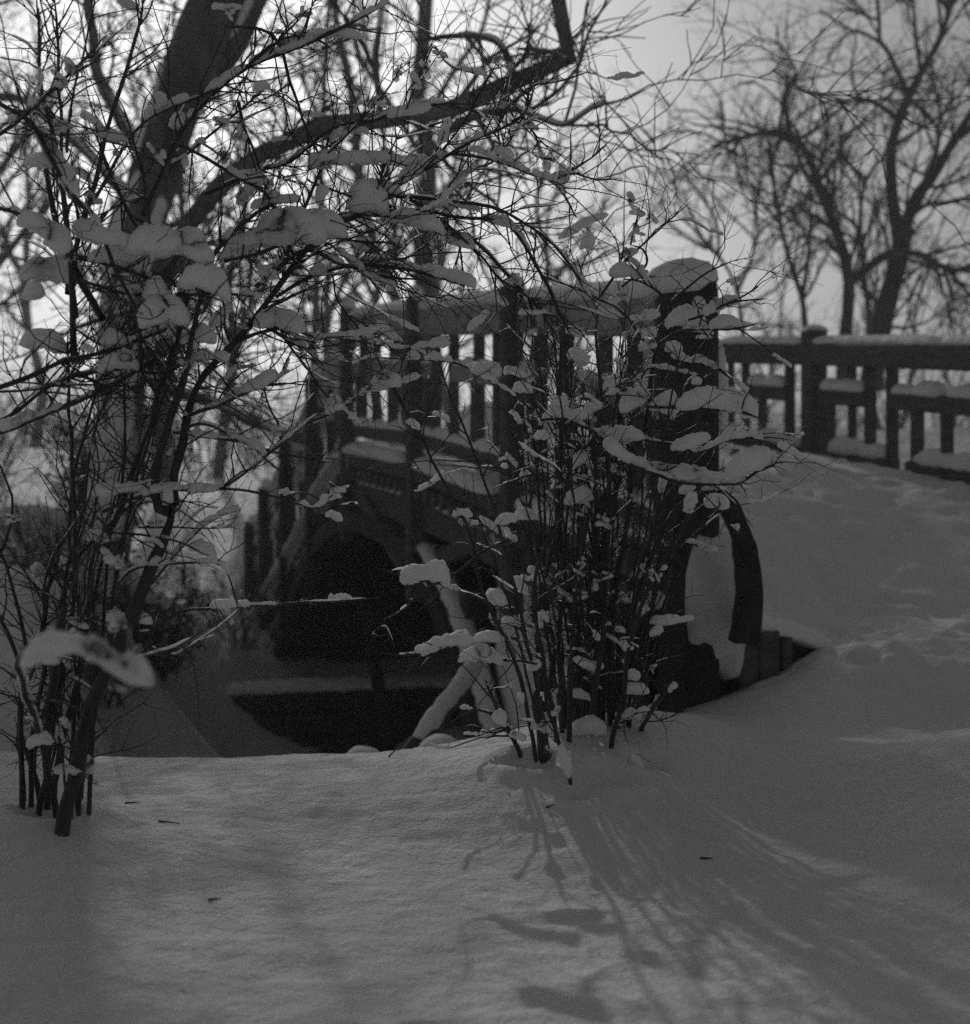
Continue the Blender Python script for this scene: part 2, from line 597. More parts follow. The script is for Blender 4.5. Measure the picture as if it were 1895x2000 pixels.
sw = np.array([[-14, 4.5], [14, 12], [14, 15], [-14, 9]])
st_z = -1.93
sx, sy = np.meshgrid(np.linspace(-14, 14, 40), np.linspace(5.5, 13.5, 20))
sv = np.stack([sx.ravel(), sy.ravel(), np.full(sx.size, st_z)], 1)
si = (np.arange(19)[:, None] * 40 + np.arange(39)[None]).ravel()
stream = obj('stream_water', sv, np.stack([si, si + 1, si + 41, si + 40], 1), M_WATER)
stream['kind'] = 'structure'
stream['label'] = 'dark water of the stream in the gully under the bridge'

# ------------------------------------------------------------------ arched wooden footbridge
LATN = np.array([NX[0], NX[1], 0.0])
UP = np.array([0, 0, 1.0])


def bp(Y, z, out=0.0):
    """a point on the near side of the bridge at depth Y (the axis runs away to the left), out metres outward"""
    x = 0.83 - 0.357 * (Y - 5.5)
    return np.array([x, Y, z]) + LATN * out


DECK = np.array([(5.5, .42), (7.26, .62), (9.0, .77), (10.8, .83), (11.7, .45), (12.5, .0), (13.4, -.44), (14.2, -.80), (15.1, -1.25)])
RAIL = np.array([(5.5, 1.57), (7.26, 1.72), (9.0, 1.83), (10.8, 1.94), (11.7, 1.55), (12.5, 1.12), (13.4, .70), (14.2, .33), (15.1, -.12)])


def dz(Y):
    return float(np.interp(Y, DECK[:, 0], DECK[:, 1]))


def rz(Y):
    return float(np.interp(Y, RAIL[:, 0], RAIL[:, 1]))


bridge = thing('arched_footbridge', 'dark wooden arched footbridge with snow on its rails above the stream', 'bridge', bp(5.5, .42))
WIDTH = 2.9

# deck: planks as parts, then a snow sheet over it
seg = np.linspace(7.7, 15.1, 70)
for a, b in zip(seg[:-1], seg[1:]):
    m = (a + b) / 2
    p0, p1 = bp(m, dz(m) - .07, .06), bp(m, dz(m) - .07, -WIDTH)
    obj('deck_plank', *beam(p0, p1, (b - a) * 1.03 * 1.06, .05, upv=nrm(np.array([0.0, -(dz(b) - dz(a)), b - a]))), M_WOODD, bridge, False)


def sheet(Ys, outs, zf, thick):
    Ys, outs = np.asarray(Ys), np.asarray(outs)
    V = [bp(Y, zf(Y, o), o) for Y in Ys for o in outs]
    n, m = len(Ys), len(outs)
    i = (np.arange(n - 1)[:, None] * m + np.arange(m - 1)[None]).ravel()
    return np.array(V), np.stack([i, i + 1, i + m + 1, i + m], 1)


Ys = np.linspace(7.6, 15.1, 150)
outs = np.linspace(.05, -WIDTH, 40)
V, Fq = sheet(Ys, outs, lambda Y, o: dz(Y), 0)
V[:, 2] += .06 + vnoise(V, 3) * .03 + np.abs(vnoise(V + 5, 7)) * .04
lip = np.repeat(np.ones(150), 40) * np.tile((outs > .0).astype(float), 150)
V[:, 2] -= lip * .11
V[:40, 2] -= .30
V[40:80, 2] -= .06
obj('deck_snow', V, Fq, M_SNOWB, bridge)

# side sills, fascia and joist ends on the near side, plain sill on the far side
YS = list(np.linspace(5.5, 15.1, 25))
for side, o in (('near', .02), ('far', -WIDTH)):
    for a, b in zip(YS[:-1], YS[1:]):
        if side == 'far' and a < 7.6:
            continue
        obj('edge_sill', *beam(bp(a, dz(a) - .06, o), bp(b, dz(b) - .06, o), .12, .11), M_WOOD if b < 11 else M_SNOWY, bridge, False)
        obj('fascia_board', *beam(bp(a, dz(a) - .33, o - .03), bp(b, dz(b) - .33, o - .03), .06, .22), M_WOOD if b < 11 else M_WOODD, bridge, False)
for Y in np.arange(5.7, 15.0, .165):
    obj('joist_end', *beam(bp(Y, dz(Y) - .17, .10), bp(Y, dz(Y) - .17, -.12), .075, .095), M_WOOD, bridge, False)
for a, b in [(6.0, 7.1), (7.5, 8.9), (9.15, 10.7), (10.9, 11.9), (12.05, 13.0), (13.2, 14.1), (14.3, 15.0)]:
    Yp = np.linspace(a, b, 12)
    pts = [bp(Y, dz(Y) + .0, .07) for Y in Yp]
    obj('ledge_snow', *clump(pts, .09, .085, amp=.18, lobes=False), M_SNOWB, bridge)
    pts = [bp(Y, dz(Y) - .225, .06) for Y in np.linspace(a + .1, b - .3, 10)]
    obj('ledge_snow', *clump(pts, .035, .03, amp=.2), M_SNOWB, bridge)
# snow heaped between the posts along the inner deck edge
for Y in np.arange(6.0, 14.6, .62):
    o_ = rng.uniform(-.30, -.12)
    pts = [bp(Y + t, dz(Y + t) + .03, o_) for t in np.linspace(-.38, .38, 6)]
    obj('ledge_snow', *clump(pts, rng.uniform(.10, .17), rng.uniform(.10, .22), amp=.25), M_SNOWB, bridge)

# posts with caps of snow
POSTS = [(7.26, .11, .62), (9.0, .105, .62), (10.8, .105, .62), (11.96, .15, .55), (13.1, .16, .8), (14.2, .16, 1.0), (15.05, .16, 1.0)]
for Y, w, drop in POSTS:
    if Y in (9.0,):
        drop = .92
    if Y == 10.8:
        drop = .72
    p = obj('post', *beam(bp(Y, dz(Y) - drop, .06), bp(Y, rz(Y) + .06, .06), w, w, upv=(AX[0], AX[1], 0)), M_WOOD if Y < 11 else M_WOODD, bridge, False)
    top = bp(Y, rz(Y) + .05, .05)
    obj('snow_cap', *clump([top + np.array((-.06, 0, 0)), top, top + np.array((.07, 0, 0))], w * .75, .12, amp=.15), M_SNOWB, p)
    if Y < 10:
        continue
    p = obj('post', *beam(bp(Y, dz(Y) - .3, -WIDTH), bp(Y, rz(Y) + .06, -WIDTH), w, w, upv=(AX[0], AX[1], 0)), M_WOOD, bridge, False)

# newel post: thick, round-headed under a big dome of snow
nb = bp(5.5, .0, .0)
SN = 20
prof = [(-.55, .135), (.4, .135), (1.1, .132), (1.50, .13), (1.58, .128), (1.62, .115), (1.635, .06), (1.637, .004)]
a = np.arange(SN) / SN * 2 * np.pi
sq = 1 / np.maximum(np.abs(np.cos(a)), np.abs(np.sin(a))) ** .55
V = np.array([[nb[0] + r * s_ * math.cos(t), nb[1] + r * s_ * math.sin(t), z] for z, r in prof for t, s_ in zip(a, sq)])
k = (np.arange(len(prof) - 1)[:, None] * SN)
s = np.arange(SN)[None]
newel = obj('newel_post', V, np.stack([k + s, k + (s + 1) % SN, k + SN + (s + 1) % SN, k + SN + s], -1).reshape(-1, 4), M_WOODD, bridge)
prof = [(1.545, .05), (1.56, .135), (1.595, .152), (1.635, .142), (1.675, .108), (1.70, .055), (1.707, .003)]
cx_, cy_ = nb[0] - .03, nb[1] - .01
V = np.array([[cx_ + r * 1.03 * math.cos(t), cy_ + r * math.sin(t), z - .05 * (r * math.cos(t)) / .165 * -1 * .3] for z, r in prof for t in a])
V += vnoise(V, 9)[:, None] * np.array((.012, .012, .014)) + vnoise(V + 4, 24)[:, None] * .006
k = (np.arange(len(prof) - 1)[:, None] * SN)
obj('snow_cap', V, np.stack([k + s, k + (s + 1) % SN, k + SN + (s + 1) % SN, k + SN + s], -1).reshape(-1, 4), M_SNOWB, newel)
# snow plastered on the newel's side and a knob
V, Fq = clump([P3(1392, 660, 5.47), P3(1402, 720, 5.45), P3(1408, 790, 5.45), P3(1412, 850, 5.45)], .035, .06, amp=.25)
obj('snow_patch', V, Fq, M_SNOWB, newel)
V, Fq = clump([P3(1352, 598, 5.34), P3(1362, 596, 5.34), P3(1374, 598, 5.36)], .03, .05, amp=.1)
obj('snow_patch', V, Fq, M_SNOWB, newel)

# railings: top rail, mid rails, bottom rail, balusters, snow on each
NODES = [5.62, 7.26, 9.0, 10.8, 11.96, 13.1, 14.2, 15.05]
for o_, wood in ((.0, M_WOOD), (-WIDTH, M_WOOD)):
    for a_, b_ in zip(NODES[:-1], NODES[1:]):
        if o_ < -1 and a_ < 10.7:
            continue
        n = 3 if b_ < 11 else 1
        ra, rb = rz(a_) - .10, rz(b_) - .10
        obj('top_rail', *beam(bp(a_, ra, o_), bp(b_, rb, o_), .10, .185 if b_ < 11 else .25), M_RAIL if b_ < 11 else M_SNOWY, bridge, False)
        pts = [bp(a_ + (b_ - a_) * t, ra + (rb - ra) * t + .085, o_ + .01) for t in np.linspace(.0, 1.0, 12)]
        obj('rail_snow', *clump(pts, .065, .085 if b_ < 11 else .06, amp=.12, lobes=False), M_SNOWB, bridge)
        # bottom rail
        obj('bottom_rail', *beam(bp(a_, dz(a_) + .17, o_), bp(b_, dz(b_) + .17, o_), .07, .10), wood, bridge, False)
        pts = [bp(a_ + (b_ - a_) * t, dz(a_ + (b_ - a_) * t) + .215, o_) for t in np.linspace(.03, .97, 10)]
        obj('rail_snow', *clump(pts, .05, .07, amp=.25), M_SNOWB, bridge)
        # balusters and the short mid rails between them
        full = [.2, .38, .64, .84] if b_ < 11 else [.3, .68]
        for t in full:
            Y = a_ + (b_ - a_) * t
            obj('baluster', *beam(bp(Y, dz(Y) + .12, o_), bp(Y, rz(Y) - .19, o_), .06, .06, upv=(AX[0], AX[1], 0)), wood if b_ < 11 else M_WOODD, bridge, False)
        spans = [(0, .2), (.38, .64), (.84, 1)] if b_ < 11 else [(0, 1)]
        if b_ < 11:
            spans = [(.0, .38), (.64, 1.0)] if int(a_ * 10) % 2 else [(0, .2), (.2, .64), (.84, 1)]
        for t0, t1 in spans:
            y0, y1 = a_ + (b_ - a_) * t0, a_ + (b_ - a_) * t1
            f = .60
            z0, z1 = dz(y0) + f * (rz(y0) - dz(y0)), dz(y1) + f * (rz(y1) - dz(y1))
            obj('mid_rail', *beam(bp(y0, z0, o_), bp(y1, z1, o_), .06, .11 if b_ < 11 else .13), M_RAIL if b_ < 11 else M_SNOWY, bridge, False)
            pts = [bp(y0 + (y1 - y0) * t, z0 + (z1 - z0) * t + .05, o_) for t in np.linspace(.05, .95, 7)]
            obj('rail_snow', *clump(pts, .045, .06, amp=.2), M_SNOWB, bridge)
            ym = (y0 + y1) / 2
            obj('short_baluster', *beam(bp(ym, dz(ym) + .12, o_), bp(ym, (z0 + z1) / 2 - .05, o_), .05, .05, upv=(AX[0], AX[1], 0)), wood, bridge, False)

ARCH_Y, ARCH_Z = [11.2, 11.7, 12.3, 12.9, 13.4, 13.8, 16], [.10, -.06, -.38, -.82, -1.25, -1.7, -1.9]
for d_ in (.46,):
    for a, b in ((11.3, 12.0), (12.0, 13.0), (13.0, 14.1), (14.1, 15.0)):
        if dz(b) - d_ < float(np.interp(b, ARCH_Y, ARCH_Z)) + .1:
            continue
        obj('side_stringer', *beam(bp(a, dz(a) - d_, .03), bp(b, dz(b) - d_, .03), .09, .10), M_WOOD, bridge, False)
        obj('ledge_snow', *clump([bp(Y, dz(Y) - d_ + .06, .05) for Y in np.linspace(a + .1, b - .15, 6)], .03, .04, amp=.4), M_SNOWB, bridge)

# arch ribs and spandrel boards
ARCH = np.array([(7.35, -1.55), (7.6, -1.15), (8.0, -.62), (8.45, -.22), (9.05, .06), (9.8, .19), (10.6, .20), (11.2, .10), (11.7, -.06), (12.3, -.38), (12.9, -.82), (13.4, -1.25), (13.8, -1.7), (14.0, -1.95)])


def ribs(out, wdt, th, mat, name):
    p = smooth_path(np.array([bp(Y, z, out) for Y, z in ARCH]), 60)
    T = nrm(np.gradient(p, axis=0))
    up_ = nrm(np.cross(np.tile(LATN, (60, 1)), T))
    up_[up_[:, 2] < 0] *= -1
    prof = [(-1, 0), (1, 0), (1, 1), (-1, 1)]
    V = np.array([p[i] + LATN * x * wdt / 2 + up_[i] * y * th for i in range(60) for x, y in prof])
    k = np.arange(59)[:, None] * 4
    s = np.arange(4)[None]
    return obj(name, V, np.stack([k + s, k + (s + 1) % 4, k + 4 + (s + 1) % 4, k + 4 + s], -1).reshape(-1, 4), mat, bridge, False), p, up_


rib, rp, ru = ribs(.0, .22, .15, M_WOODD, 'arch_rib')
ribs(-WIDTH * .5, .22, .17, M_WOODD, 'arch_rib')
ribs(-WIDTH, .22, .17, M_WOODD, 'arch_rib')
# snow lying on the near haunch of the rib
sel = rp[5:19] + ru[5:19] * .16
obj('rib_snow', *clump(sel, .075, .07, amp=.25, lobes=False), M_SNOWB, rib)
# arch soffit boarding between the ribs: every board a part
p = smooth_path(np.array([bp(Y, z, 0) for Y, z in ARCH]), 40)
for i in range(39):
    m_ = (p[i] + p[i + 1]) / 2 + np.array((0, 0, .10))
    d_ = p[i + 1] - p[i]
    obj('soffit_board', *beam(m_ - LATN * .11, m_ - LATN * (WIDTH - .11), np.linalg.norm(d_) * .97, .03, upv=nrm(np.cross(LATN, d_))), M_SOFFIT_SHADE, bridge, False)
# spandrel boards left of the middle post, open triangle to the right of it
for a_, b_ in zip(np.arange(9.05, 12.7, .36)[:-1], np.arange(9.05, 12.7, .36)[1:]):
    q = []
    for Y in (a_ + .006, b_ - .006):
        zl = float(np.interp(Y, ARCH[:, 0], ARCH[:, 1])) + .08
        zh = dz(Y) - .22
        q.append((Y, min(zl, zh - .02), zh))
    V = []
    for (Y, zl, zh) in q:
        for o_ in (-.02, -.07):
            V += [bp(Y, zl, o_), bp(Y, zh, o_)]
    Fq = [[0, 4, 5, 1], [2, 3, 7, 6], [0, 1, 3, 2], [4, 6, 7, 5], [1, 5, 7, 3], [0, 2, 6, 4]]
    obj('spandrel_board', np.array(V), np.array(Fq), M_WOOD, bridge, False)
# bolt heads on the spandrel
for px, py in [(752, 985), (776, 1010), (794, 1050), (752, 1042), (806, 1075), (700, 1012), (730, 1030)]:
    Y = 7260 / (px - 20)
    c = bp(Y, EYE - (py - HY) / F * Y, -.01)
    obj('bolt_head', *beam(c, c + LATN * .03, .045, .045), M_WOODD, bridge, False)
# diagonal struts and cross beams under the deck
for (y0, z0, y1, z1, o_) in [(9.0, -.05, 10.3, .45, .03), (9.0, .1, 7.7, .40, -.05), (7.3, -1.5, 6.2, .1, -.05), (7.3, -1.5, 8.3, .3, -1.4), (6.4, -1.5, 6.4, .3, -.05), (6.4, -1.5, 6.4, .3, -1.4)]:
    obj('strut', *beam(bp(y0, z0, o_), bp(y1, z1, o_), .11, .11), M_WOOD, bridge, False)
for Y, z in [(8.2, -.25), (9.3, .2), (10.6, .28), (11.9, -.05), (12.9, -.7)]:
    obj('cross_beam', *beam(bp(Y, z + .18, 0), bp(Y, z + .18, -WIDTH), .14, .16), M_WOODD, bridge, False)
for o_ in (-.4, -1.9):
    obj('brace', *beam(bp(11.0, -1.9, o_), bp(12.0, -.5, o_), .10, .10), M_WOODD, bridge, False)

# curved timber at the near end of the bridge, drooping to the plank wall
cb = [P3(1400, 968, 5.16), P3(1422, 985, 5.16), P3(1443, 1030, 5.16), P3(1459, 1090, 5.16), P3(1462, 1150, 5.16), P3(1460, 1200, 5.17), P3(1455, 1255, 5.17)]
def bent_timber(pts, w0, w1, dep):
    p = smooth_path(pts, 44)
    T = nrm(np.gradient(p, axis=0))
    D = np.array([0, 1.0, 0])
    N_ = nrm(np.cross(T, D))
    ww = np.linspace(w0, w1, 44)
    prof = [(-1, -.8), (-.8, -1), (-.3, -1.05), (.3, -.97), (.8, -1), (1, -.8), (1, .8), (.8, 1), (-.8, 1), (-1, .8)]
    V = np.array([p[i] + N_[i] * x * ww[i] + D * y * dep for i in range(44) for x, y in prof])
    V += vnoise(V * (1, 1, .5), 30)[:, None] * N_.repeat(10, 0) * .009 + vnoise(V * (1, 1, .25), 90)[:, None] * .004
    k = np.arange(43)[:, None] * 10
    s = np.arange(10)[None]
    return V, np.stack([k + s, k + (s + 1) % 10, k + 10 + (s + 1) % 10, k + 10 + s], -1).reshape(-1, 4)


ctm = obj('curved_timber', *bent_timber(cb, .030, .052, .06), M_WOODD, bridge)
obj('curved_timber', *bent_timber([P3(1402, 965, 5.15), P3(1370, 1000, 5.15), P3(1340, 1050, 5.15), P3(1322, 1130, 5.16), P3(1316, 1250, 5.17), P3(1314, 1400, 5.17)], .026, .04, .05), M_WOODD, bridge)
V, Fq = clump([P3(1340, 965, 5.13), P3(1375, 955, 5.33), P3(1408, 968, 5.32)], .045, .05, amp=.3)
obj('timber_snow', V, Fq, M_SNOWB, ctm)

# ------------------------------------------------------------------ plank wall under the near end
wall = thing('plank_wall', 'dark plank retaining wall holding up the snowy ramp beside the bridge end', 'wall', (WALL[0][0], WALL[0][1], -.3))
wl = np.linalg.norm(WALL[1] - WALL[0])


def wpt(t, z, o=0.0):
    q = WALL[0] + WT * t - WN * o
    return np.array([q[0], q[1], z])


top = lambda t: .33 - .27 * (t / wl) ** 1.3
nb_ = 4
for r_ in range(nb_):
    for t0, t1 in ((0, .30), (.305, .56), (.565, wl * .985)):
        zz0 = [top(t) - .02 - r_ * .125 for t in (t0, t1)]
        obj('plank', *beam(wpt(t0, zz0[0] - .06), wpt(t1, zz0[1] - .06), .045, .117, warp=.0), M_WOODD, wall, False)
for t, w in ((.02, .09), (.30, .1), (.56, .1), (.665, .11), (.78, .055), (.15, .07)):
    obj('wall_post', *beam(wpt(t, -.75, .06), wpt(t, top(t) - .03, .06), w, w, upv=(WT[0], WT[1], 0)), M_WOOD, wall, False)
pts = [wpt(t, top(t) - .035, .02) for t in np.linspace(.0, wl, 14)]
obj('snow_edge', *clump(pts, .07, .08, amp=.3, lobes=False), M_SNOWB, wall)
# snow bank seen through the eye of the curved timber
V, Fq = clump([P3(1312, 1175, 5.50), P3(1375, 1160, 5.50), P3(1450, 1180, 5.54)], .20, .33, amp=.30, S=22, step=.03, lobes=False, flat=1.0)
snowbank = obj('snow_heap', V, Fq, M_SNOWB, wall)

# ------------------------------------------------------------------ far railing of the ramp
FPTS = [(1405, 11.4), (1580, 10.4), (1840, 8.6), (2080, 7.4)]


def fpt(px, z, o=0.0):
    Y = float(np.interp(px, [c[0] for c in FPTS], [c[1] for c in FPTS]))
    return np.array([(px - CX) / F * Y, Y, z]), Y


rail = thing('ramp_railing', 'snow topped wooden railing on the far side of the snowy ramp', 'railing', fpt(1580, .72)[0])
ftop = lambda px: EYE - (667 - HY) / F * fpt(px, 0)[1]
fbase = lambda px: EYE - (np.interp(px, [1400, 1580, 1840, 2080], [872, 905, 945, 985]) - HY) / F * fpt(px, 0)[1]
for a_, b_ in ((1400, 1580), (1580, 1840), (1840, 2080)):
    obj('top_rail', *beam(fpt(a_, ftop(a_) - .10)[0], fpt(b_, ftop(b_) - .10)[0], .11, .17), M_WOOD, rail, False)
    pts = [fpt(px, ftop(px) - .022)[0] for px in np.linspace(a_ + 2, b_ - 2, 14)]
    obj('rail_snow', *clump(pts, .07, .075, amp=.2, lobes=False), M_SNOWB, rail)
for px in (1590, 2010):
    pst = obj('post', *beam(fpt(px, fbase(px) - .25)[0], fpt(px, ftop(px) + .085)[0], .15, .17, upv=(AX[0], AX[1], 0)), M_WOOD, rail, False)
    c = fpt(px, ftop(px) + .08)[0]
    obj('snow_cap', *clump([c - (.10, 0, 0), c, c + (.12, 0, -.01)], .10, .085, amp=.12), M_SNOWB, pst)
for px, w in ((1428, .045), (1457, .06), (1543, .07), (1665, .045), (1700, .075), (1743, .075), (1960, .08)):
    obj('baluster', *beam(fpt(px, fbase(px) - .05)[0], fpt(px, ftop(px) - .15)[0], w, .06, upv=(AX[0], AX[1], 0)), M_WOOD, rail, False)
for px, w in ((1489, .06), (1624, .05), (1792, .08), (1850, .07)):
    z0 = fbase(px)
    obj('short_baluster', *beam(fpt(px, z0 - .05)[0], fpt(px, z0 + .5 * (ftop(px) - z0))[0], w, .06, upv=(AX[0], AX[1], 0)), M_WOOD, rail, False)
for a_, b_ in ((1457, 1543), (1605, 1700), (1743, 1850), (1850, 1960)):
    za, zb = [fbase(q) + .56 * (ftop(q) - fbase(q)) for q in (a_, b_)]
    obj('mid_rail', *beam(fpt(a_, za)[0], fpt(b_, zb)[0], .09, .12), M_WOOD, rail, False)
    pts = [fpt(a_ + (b_ - a_) * t, za + (zb - za) * t + .055)[0] for t in np.linspace(.04, .96, 9)]
    obj('rail_snow', *clump(pts, .07, .095, amp=.12), M_SNOWB, rail)
for a_, b_ in ((1400, 1580), (1620, 1745), (1780, 1960)):
    za, zb = fbase(a_) + .06, fbase(b_) + .06
    obj('bottom_rail', *beam(fpt(a_, za)[0], fpt(b_, zb)[0], .10, .13), M_WOOD, rail, False)
    pts = [fpt(a_ + (b_ - a_) * t, za + (zb - za) * t + .06)[0] for t in np.linspace(.04, .96, 12)]
    obj('rail_snow', *clump(pts, .08, .13, amp=.25), M_SNOWB, rail)

# ------------------------------------------------------------------ stream wall on the far bank, with snow on it
swall = thing('stream_wall', 'low dark stone wall topped with snow along the stream beneath the arch', 'wall', (FW0[0], FW0[1], -1.95))
fl = np.linalg.norm(FW1 - FW0)
ft = nrm(FW1 - FW0)
fn = np.array([-ft[1], ft[0]])
rowz = [(-2.05, -1.82), (-1.81, -1.60), (-1.59, -1.40)]
for r_, (z0, z1) in enumerate(rowz):
    t = -.1 * r_
    while t < fl:
        L = rng.uniform(.28, .52)
        t0, t1 = max(t, 0), min(t + L - .012, fl)
        if t1 - t0 > .05:
            c0 = FW0 + ft * t0 + fn * (.15 + rng.uniform(-.02, .02))
            c1 = FW0 + ft * t1 + fn * (.15 + rng.uniform(-.02, .02))
            zc = (z0 + z1) / 2
            obj('stone', *beam((c0[0], c0[1], zc), (c1[0], c1[1], zc), .34, (z1 - z0) * rng.uniform(.95, 1.0), ch=.18), M_STONE, swall, False)
        t += L
pts = [np.array([*(FW0 + ft * t + fn * .16), -1.40]) for t in np.linspace(.02, fl - .05, 30)]
obj('wall_snow', *clump(pts, .20, .10, amp=.22, lobes=False), M_SNOWB, swall)

# snow-covered stones behind the crest of the bank
for i, (px, py, w, h, lab) in enumerate([(708, 1468, 46, 14, 'small stone under a rounded cap of snow left of the leaning log'), (858, 1452, 60, 24, 'larger stone under a rounded cap of snow at the foot of the leaning log')]):
    Y = 5.6
    c = P3(px, py, Y)
    k = Y / F
    st = thing('snowy_stone', lab, 'stone', (c[0], c[1], c[2] - .45), 'snow covered stones at the stream')
    obj('stone', *clump([c + (-w * k * .6, 0, -.5), c + (0, .03, -.5), c + (w * k * .6, 0, -.5)], .2, .5, amp=.15), M_STONE, st)
    obj('snow', *clump([c + (-w * k * .75, 0, -.03), c + (0, 0, 0), c + (w * k * .8, 0, -.02)], w * k * .8, h * k * 1.3, amp=.3, lobes=True, flat=3.0), M_SNOWB, st)

# leaning snow-covered log
lg = [P3(795, 1480, 5.9), P3(850, 1410, 6.0), P3(900, 1345, 6.2), P3(928, 1300, 6.4), P3(950, 1235, 6.6)]
lp = smooth_path(lg, 24)
log = thing('leaning_log', 'snow covered log leaning from the stream up to the bridge arch', 'log', lp[0])
obj('log_trunk', *tubes(lp[None], np.linspace(.045, .035, 24)[None], 10), M_BARK, log)
obj('log_snow', *clump(lp[1:-2] + np.array((0, -.005, .015)), .042, .06, amp=.25, lobes=False, flat=.6), M_SNOWB, log)

# ------------------------------------------------------------------ shrubs
def build_shrub(root, traces, snow, n2, n3, nclump, near_fill, seed, ylow=9999, keep=.25):
    global rng
    rng = np.random.default_rng(seed)
    branches = []
    PA, RA = [], []
    K = 20
    for (pts, w0, w1, y0, y1) in traces:
        n = len(pts)
        ys = np.linspace(y0, y1, n) + np.r_[0, rng.normal(0, .04, n - 1)] * (0.6 if n > 2 else 1)
        if pts[0][1] > 1370:
            yh = ground_hit(*pts[0])
            if yh and abs(yh - y0) < .9:
                ys = ys + (yh - ys[0]) * np.linspace(1, 0, n) ** 1.5
        W = smooth_path([P3(px, py, Y) for (px, py), Y in zip(pts, ys)], K)
        if pts[0][1] > 1370:                          # foot: sink it into the snow
            d = W[0] - W[1]
            gz = ground_z(W[0][0], W[0][1])
            W[0] = W[0] + nrm(d) * .03 - (0, 0, max(.12, W[0][2] - gz + .12))
        W[1:-1] += vnoise(W[1:-1] * 1.0 + seed, 14)[:, None] * np.array((.004, .004, .003)) * 1.2
        r = np.linspace(w0, w1, K) / 2 / F * np.linspace(y0, y1, K)
        r = r * (1 + .16 * vnoise(W * 1.0 + 3, 25))
        r[-3:] *= np.array((.85, .6, .3))
        V, Fq = tubes(W[None], r[None], 8 if w0 > 8 else 6)
        obj('stem' if w0 >= 9 else 'branch', V, Fq, M_BARK, root)
        PA.append(W)
        RA.append(r)
    PA, RA = np.array(PA), np.array(RA)
    Q, S_ = kids(PA, RA, n2, .12, .98, .07, .34, 52, 7, .17, .10, .0026, .0011)
    qy = HY - (Q[:, 0, 2] - EYE) / Q[:, 0, 1] * F
    kp = (qy < ylow) | (rng.random(len(Q)) < keep)
    Q, S_ = Q[kp], S_[kp]
    Q2, S2 = kids(Q, S_, n3, .1, .97, .02, .13, 55, 5, .2, .08, .0014, .0008)
    Q3, S3 = kids(PA, RA, n2 * .8, .15, .98, .012, .05, 65, 3, .15, .1, .0013, .0009)
    Q4, S4 = kids(Q, S_, n3 * .6, .1, 1, .006, .02, 60, 3, .1, .1, .0012, .0008)
    parts = [tubes(Q, S_, 5), tubes(Q2, S2, 4), tubes(Q3, S3, 4), tubes(Q4, S4, 3)]
    obj('twigs', *join(parts), M_TWIG, root, kind='stuff')
    # snow drawn from the photograph
    for (pts, th, Y) in snow:
        k = Y / F
        Lp = math.hypot(pts[-1][0] - pts[0][0], pts[-1][1] - pts[0][1])
        if Lp < 1.25 * th:                            # short loads lie along their twig
            mx, my = (pts[0][0] + pts[-1][0]) / 2, (pts[0][1] + pts[-1][1]) / 2
            ux, uy = (pts[-1][0] - pts[0][0]) / Lp, (pts[-1][1] - pts[0][1]) / Lp
            uy *= .6
            e_ = th * .68
            pts = [(mx - ux * e_, my - uy * e_), (mx, my - rng.uniform(0, 4)), (mx + ux * e_, my + uy * e_)]
            th = th * rng.uniform(.5, .68)
        W = [P3(px, py + th * .42, Y + rng.normal(0, .02)) for px, py in pts]
        obj('snow_clump', *lump(smooth_path(W, 9) if len(W) > 2 else W, th * k * rng.uniform(.5, .7), th * k * 1.05, amp=.32 if np.hypot(pts[-1][0] - pts[0][0], pts[-1][1] - pts[0][1]) > 1.3 * th else .5), M_SNOWC, root)
    # more lumps caught on branches and in forks
    cnt = 0
    tries = 0
    allP = [(PA, RA, .62), (Q, S_, .38)]
    while cnt < nclump and tries < 9000:
        tries += 1
        main = rng.random() < .75
        A, B_, _ = allP[0] if main else allP[1]
        i = rng.integers(len(A))
        n = A.shape[1]
        k0 = rng.integers(2, n - 2)
        pts = A[i, k0:min(k0 + (rng.integers(2, 6) if main else rng.integers(3, 6)), n)]
        if len(pts) < 2:
            continue
        slope = abs(nrm(pts[-1] - pts[0])[2])
        L = np.linalg.norm(pts[-1] - pts[0])
        px = pts[0][0] / pts[0][1] * F + CX
        py = HY - (pts[0][2] - EYE) / pts[0][1] * F
        if not near_fill(px, py) or L > .5:
            continue
        lift = np.array((0, 0, float(B_[i].mean()) * .6))
        if slope > .6 or rng.random() < .08:          # a ragged tuft caught in a fork
            if rng.random() > .13:
                continue
            bits = []
            for _ in range(int(rng.integers(2, 5))):
                c = pts[0] + rng.normal(0, .007, 3)
                e_ = rng.normal(0, .012, 3) * (1, 1, .8)
                q_ = rng.uniform(.004, .011)
                bits.append(clump([c - e_, c, c + e_], q_, q_ * 1.3, amp=.5, S=9, lobes=False))
            obj('snow_clump', *join(bits), M_SNOWC, root)
        else:
            if L < .05:
                continue
            sz = min(rng.choice([.009, .014, .020, .027], p=[.25, .33, .27, .15]), L * .2)
            obj('snow_clump', *clump(pts + lift, sz * rng.uniform(.6, .9), sz * rng.uniform(.9, 1.3), amp=.34, S=16, crust=.8), M_SNOWC, root)
        cnt += 1
    # thin ridges of snow on the twigs: too many to pick apart
    thin = []
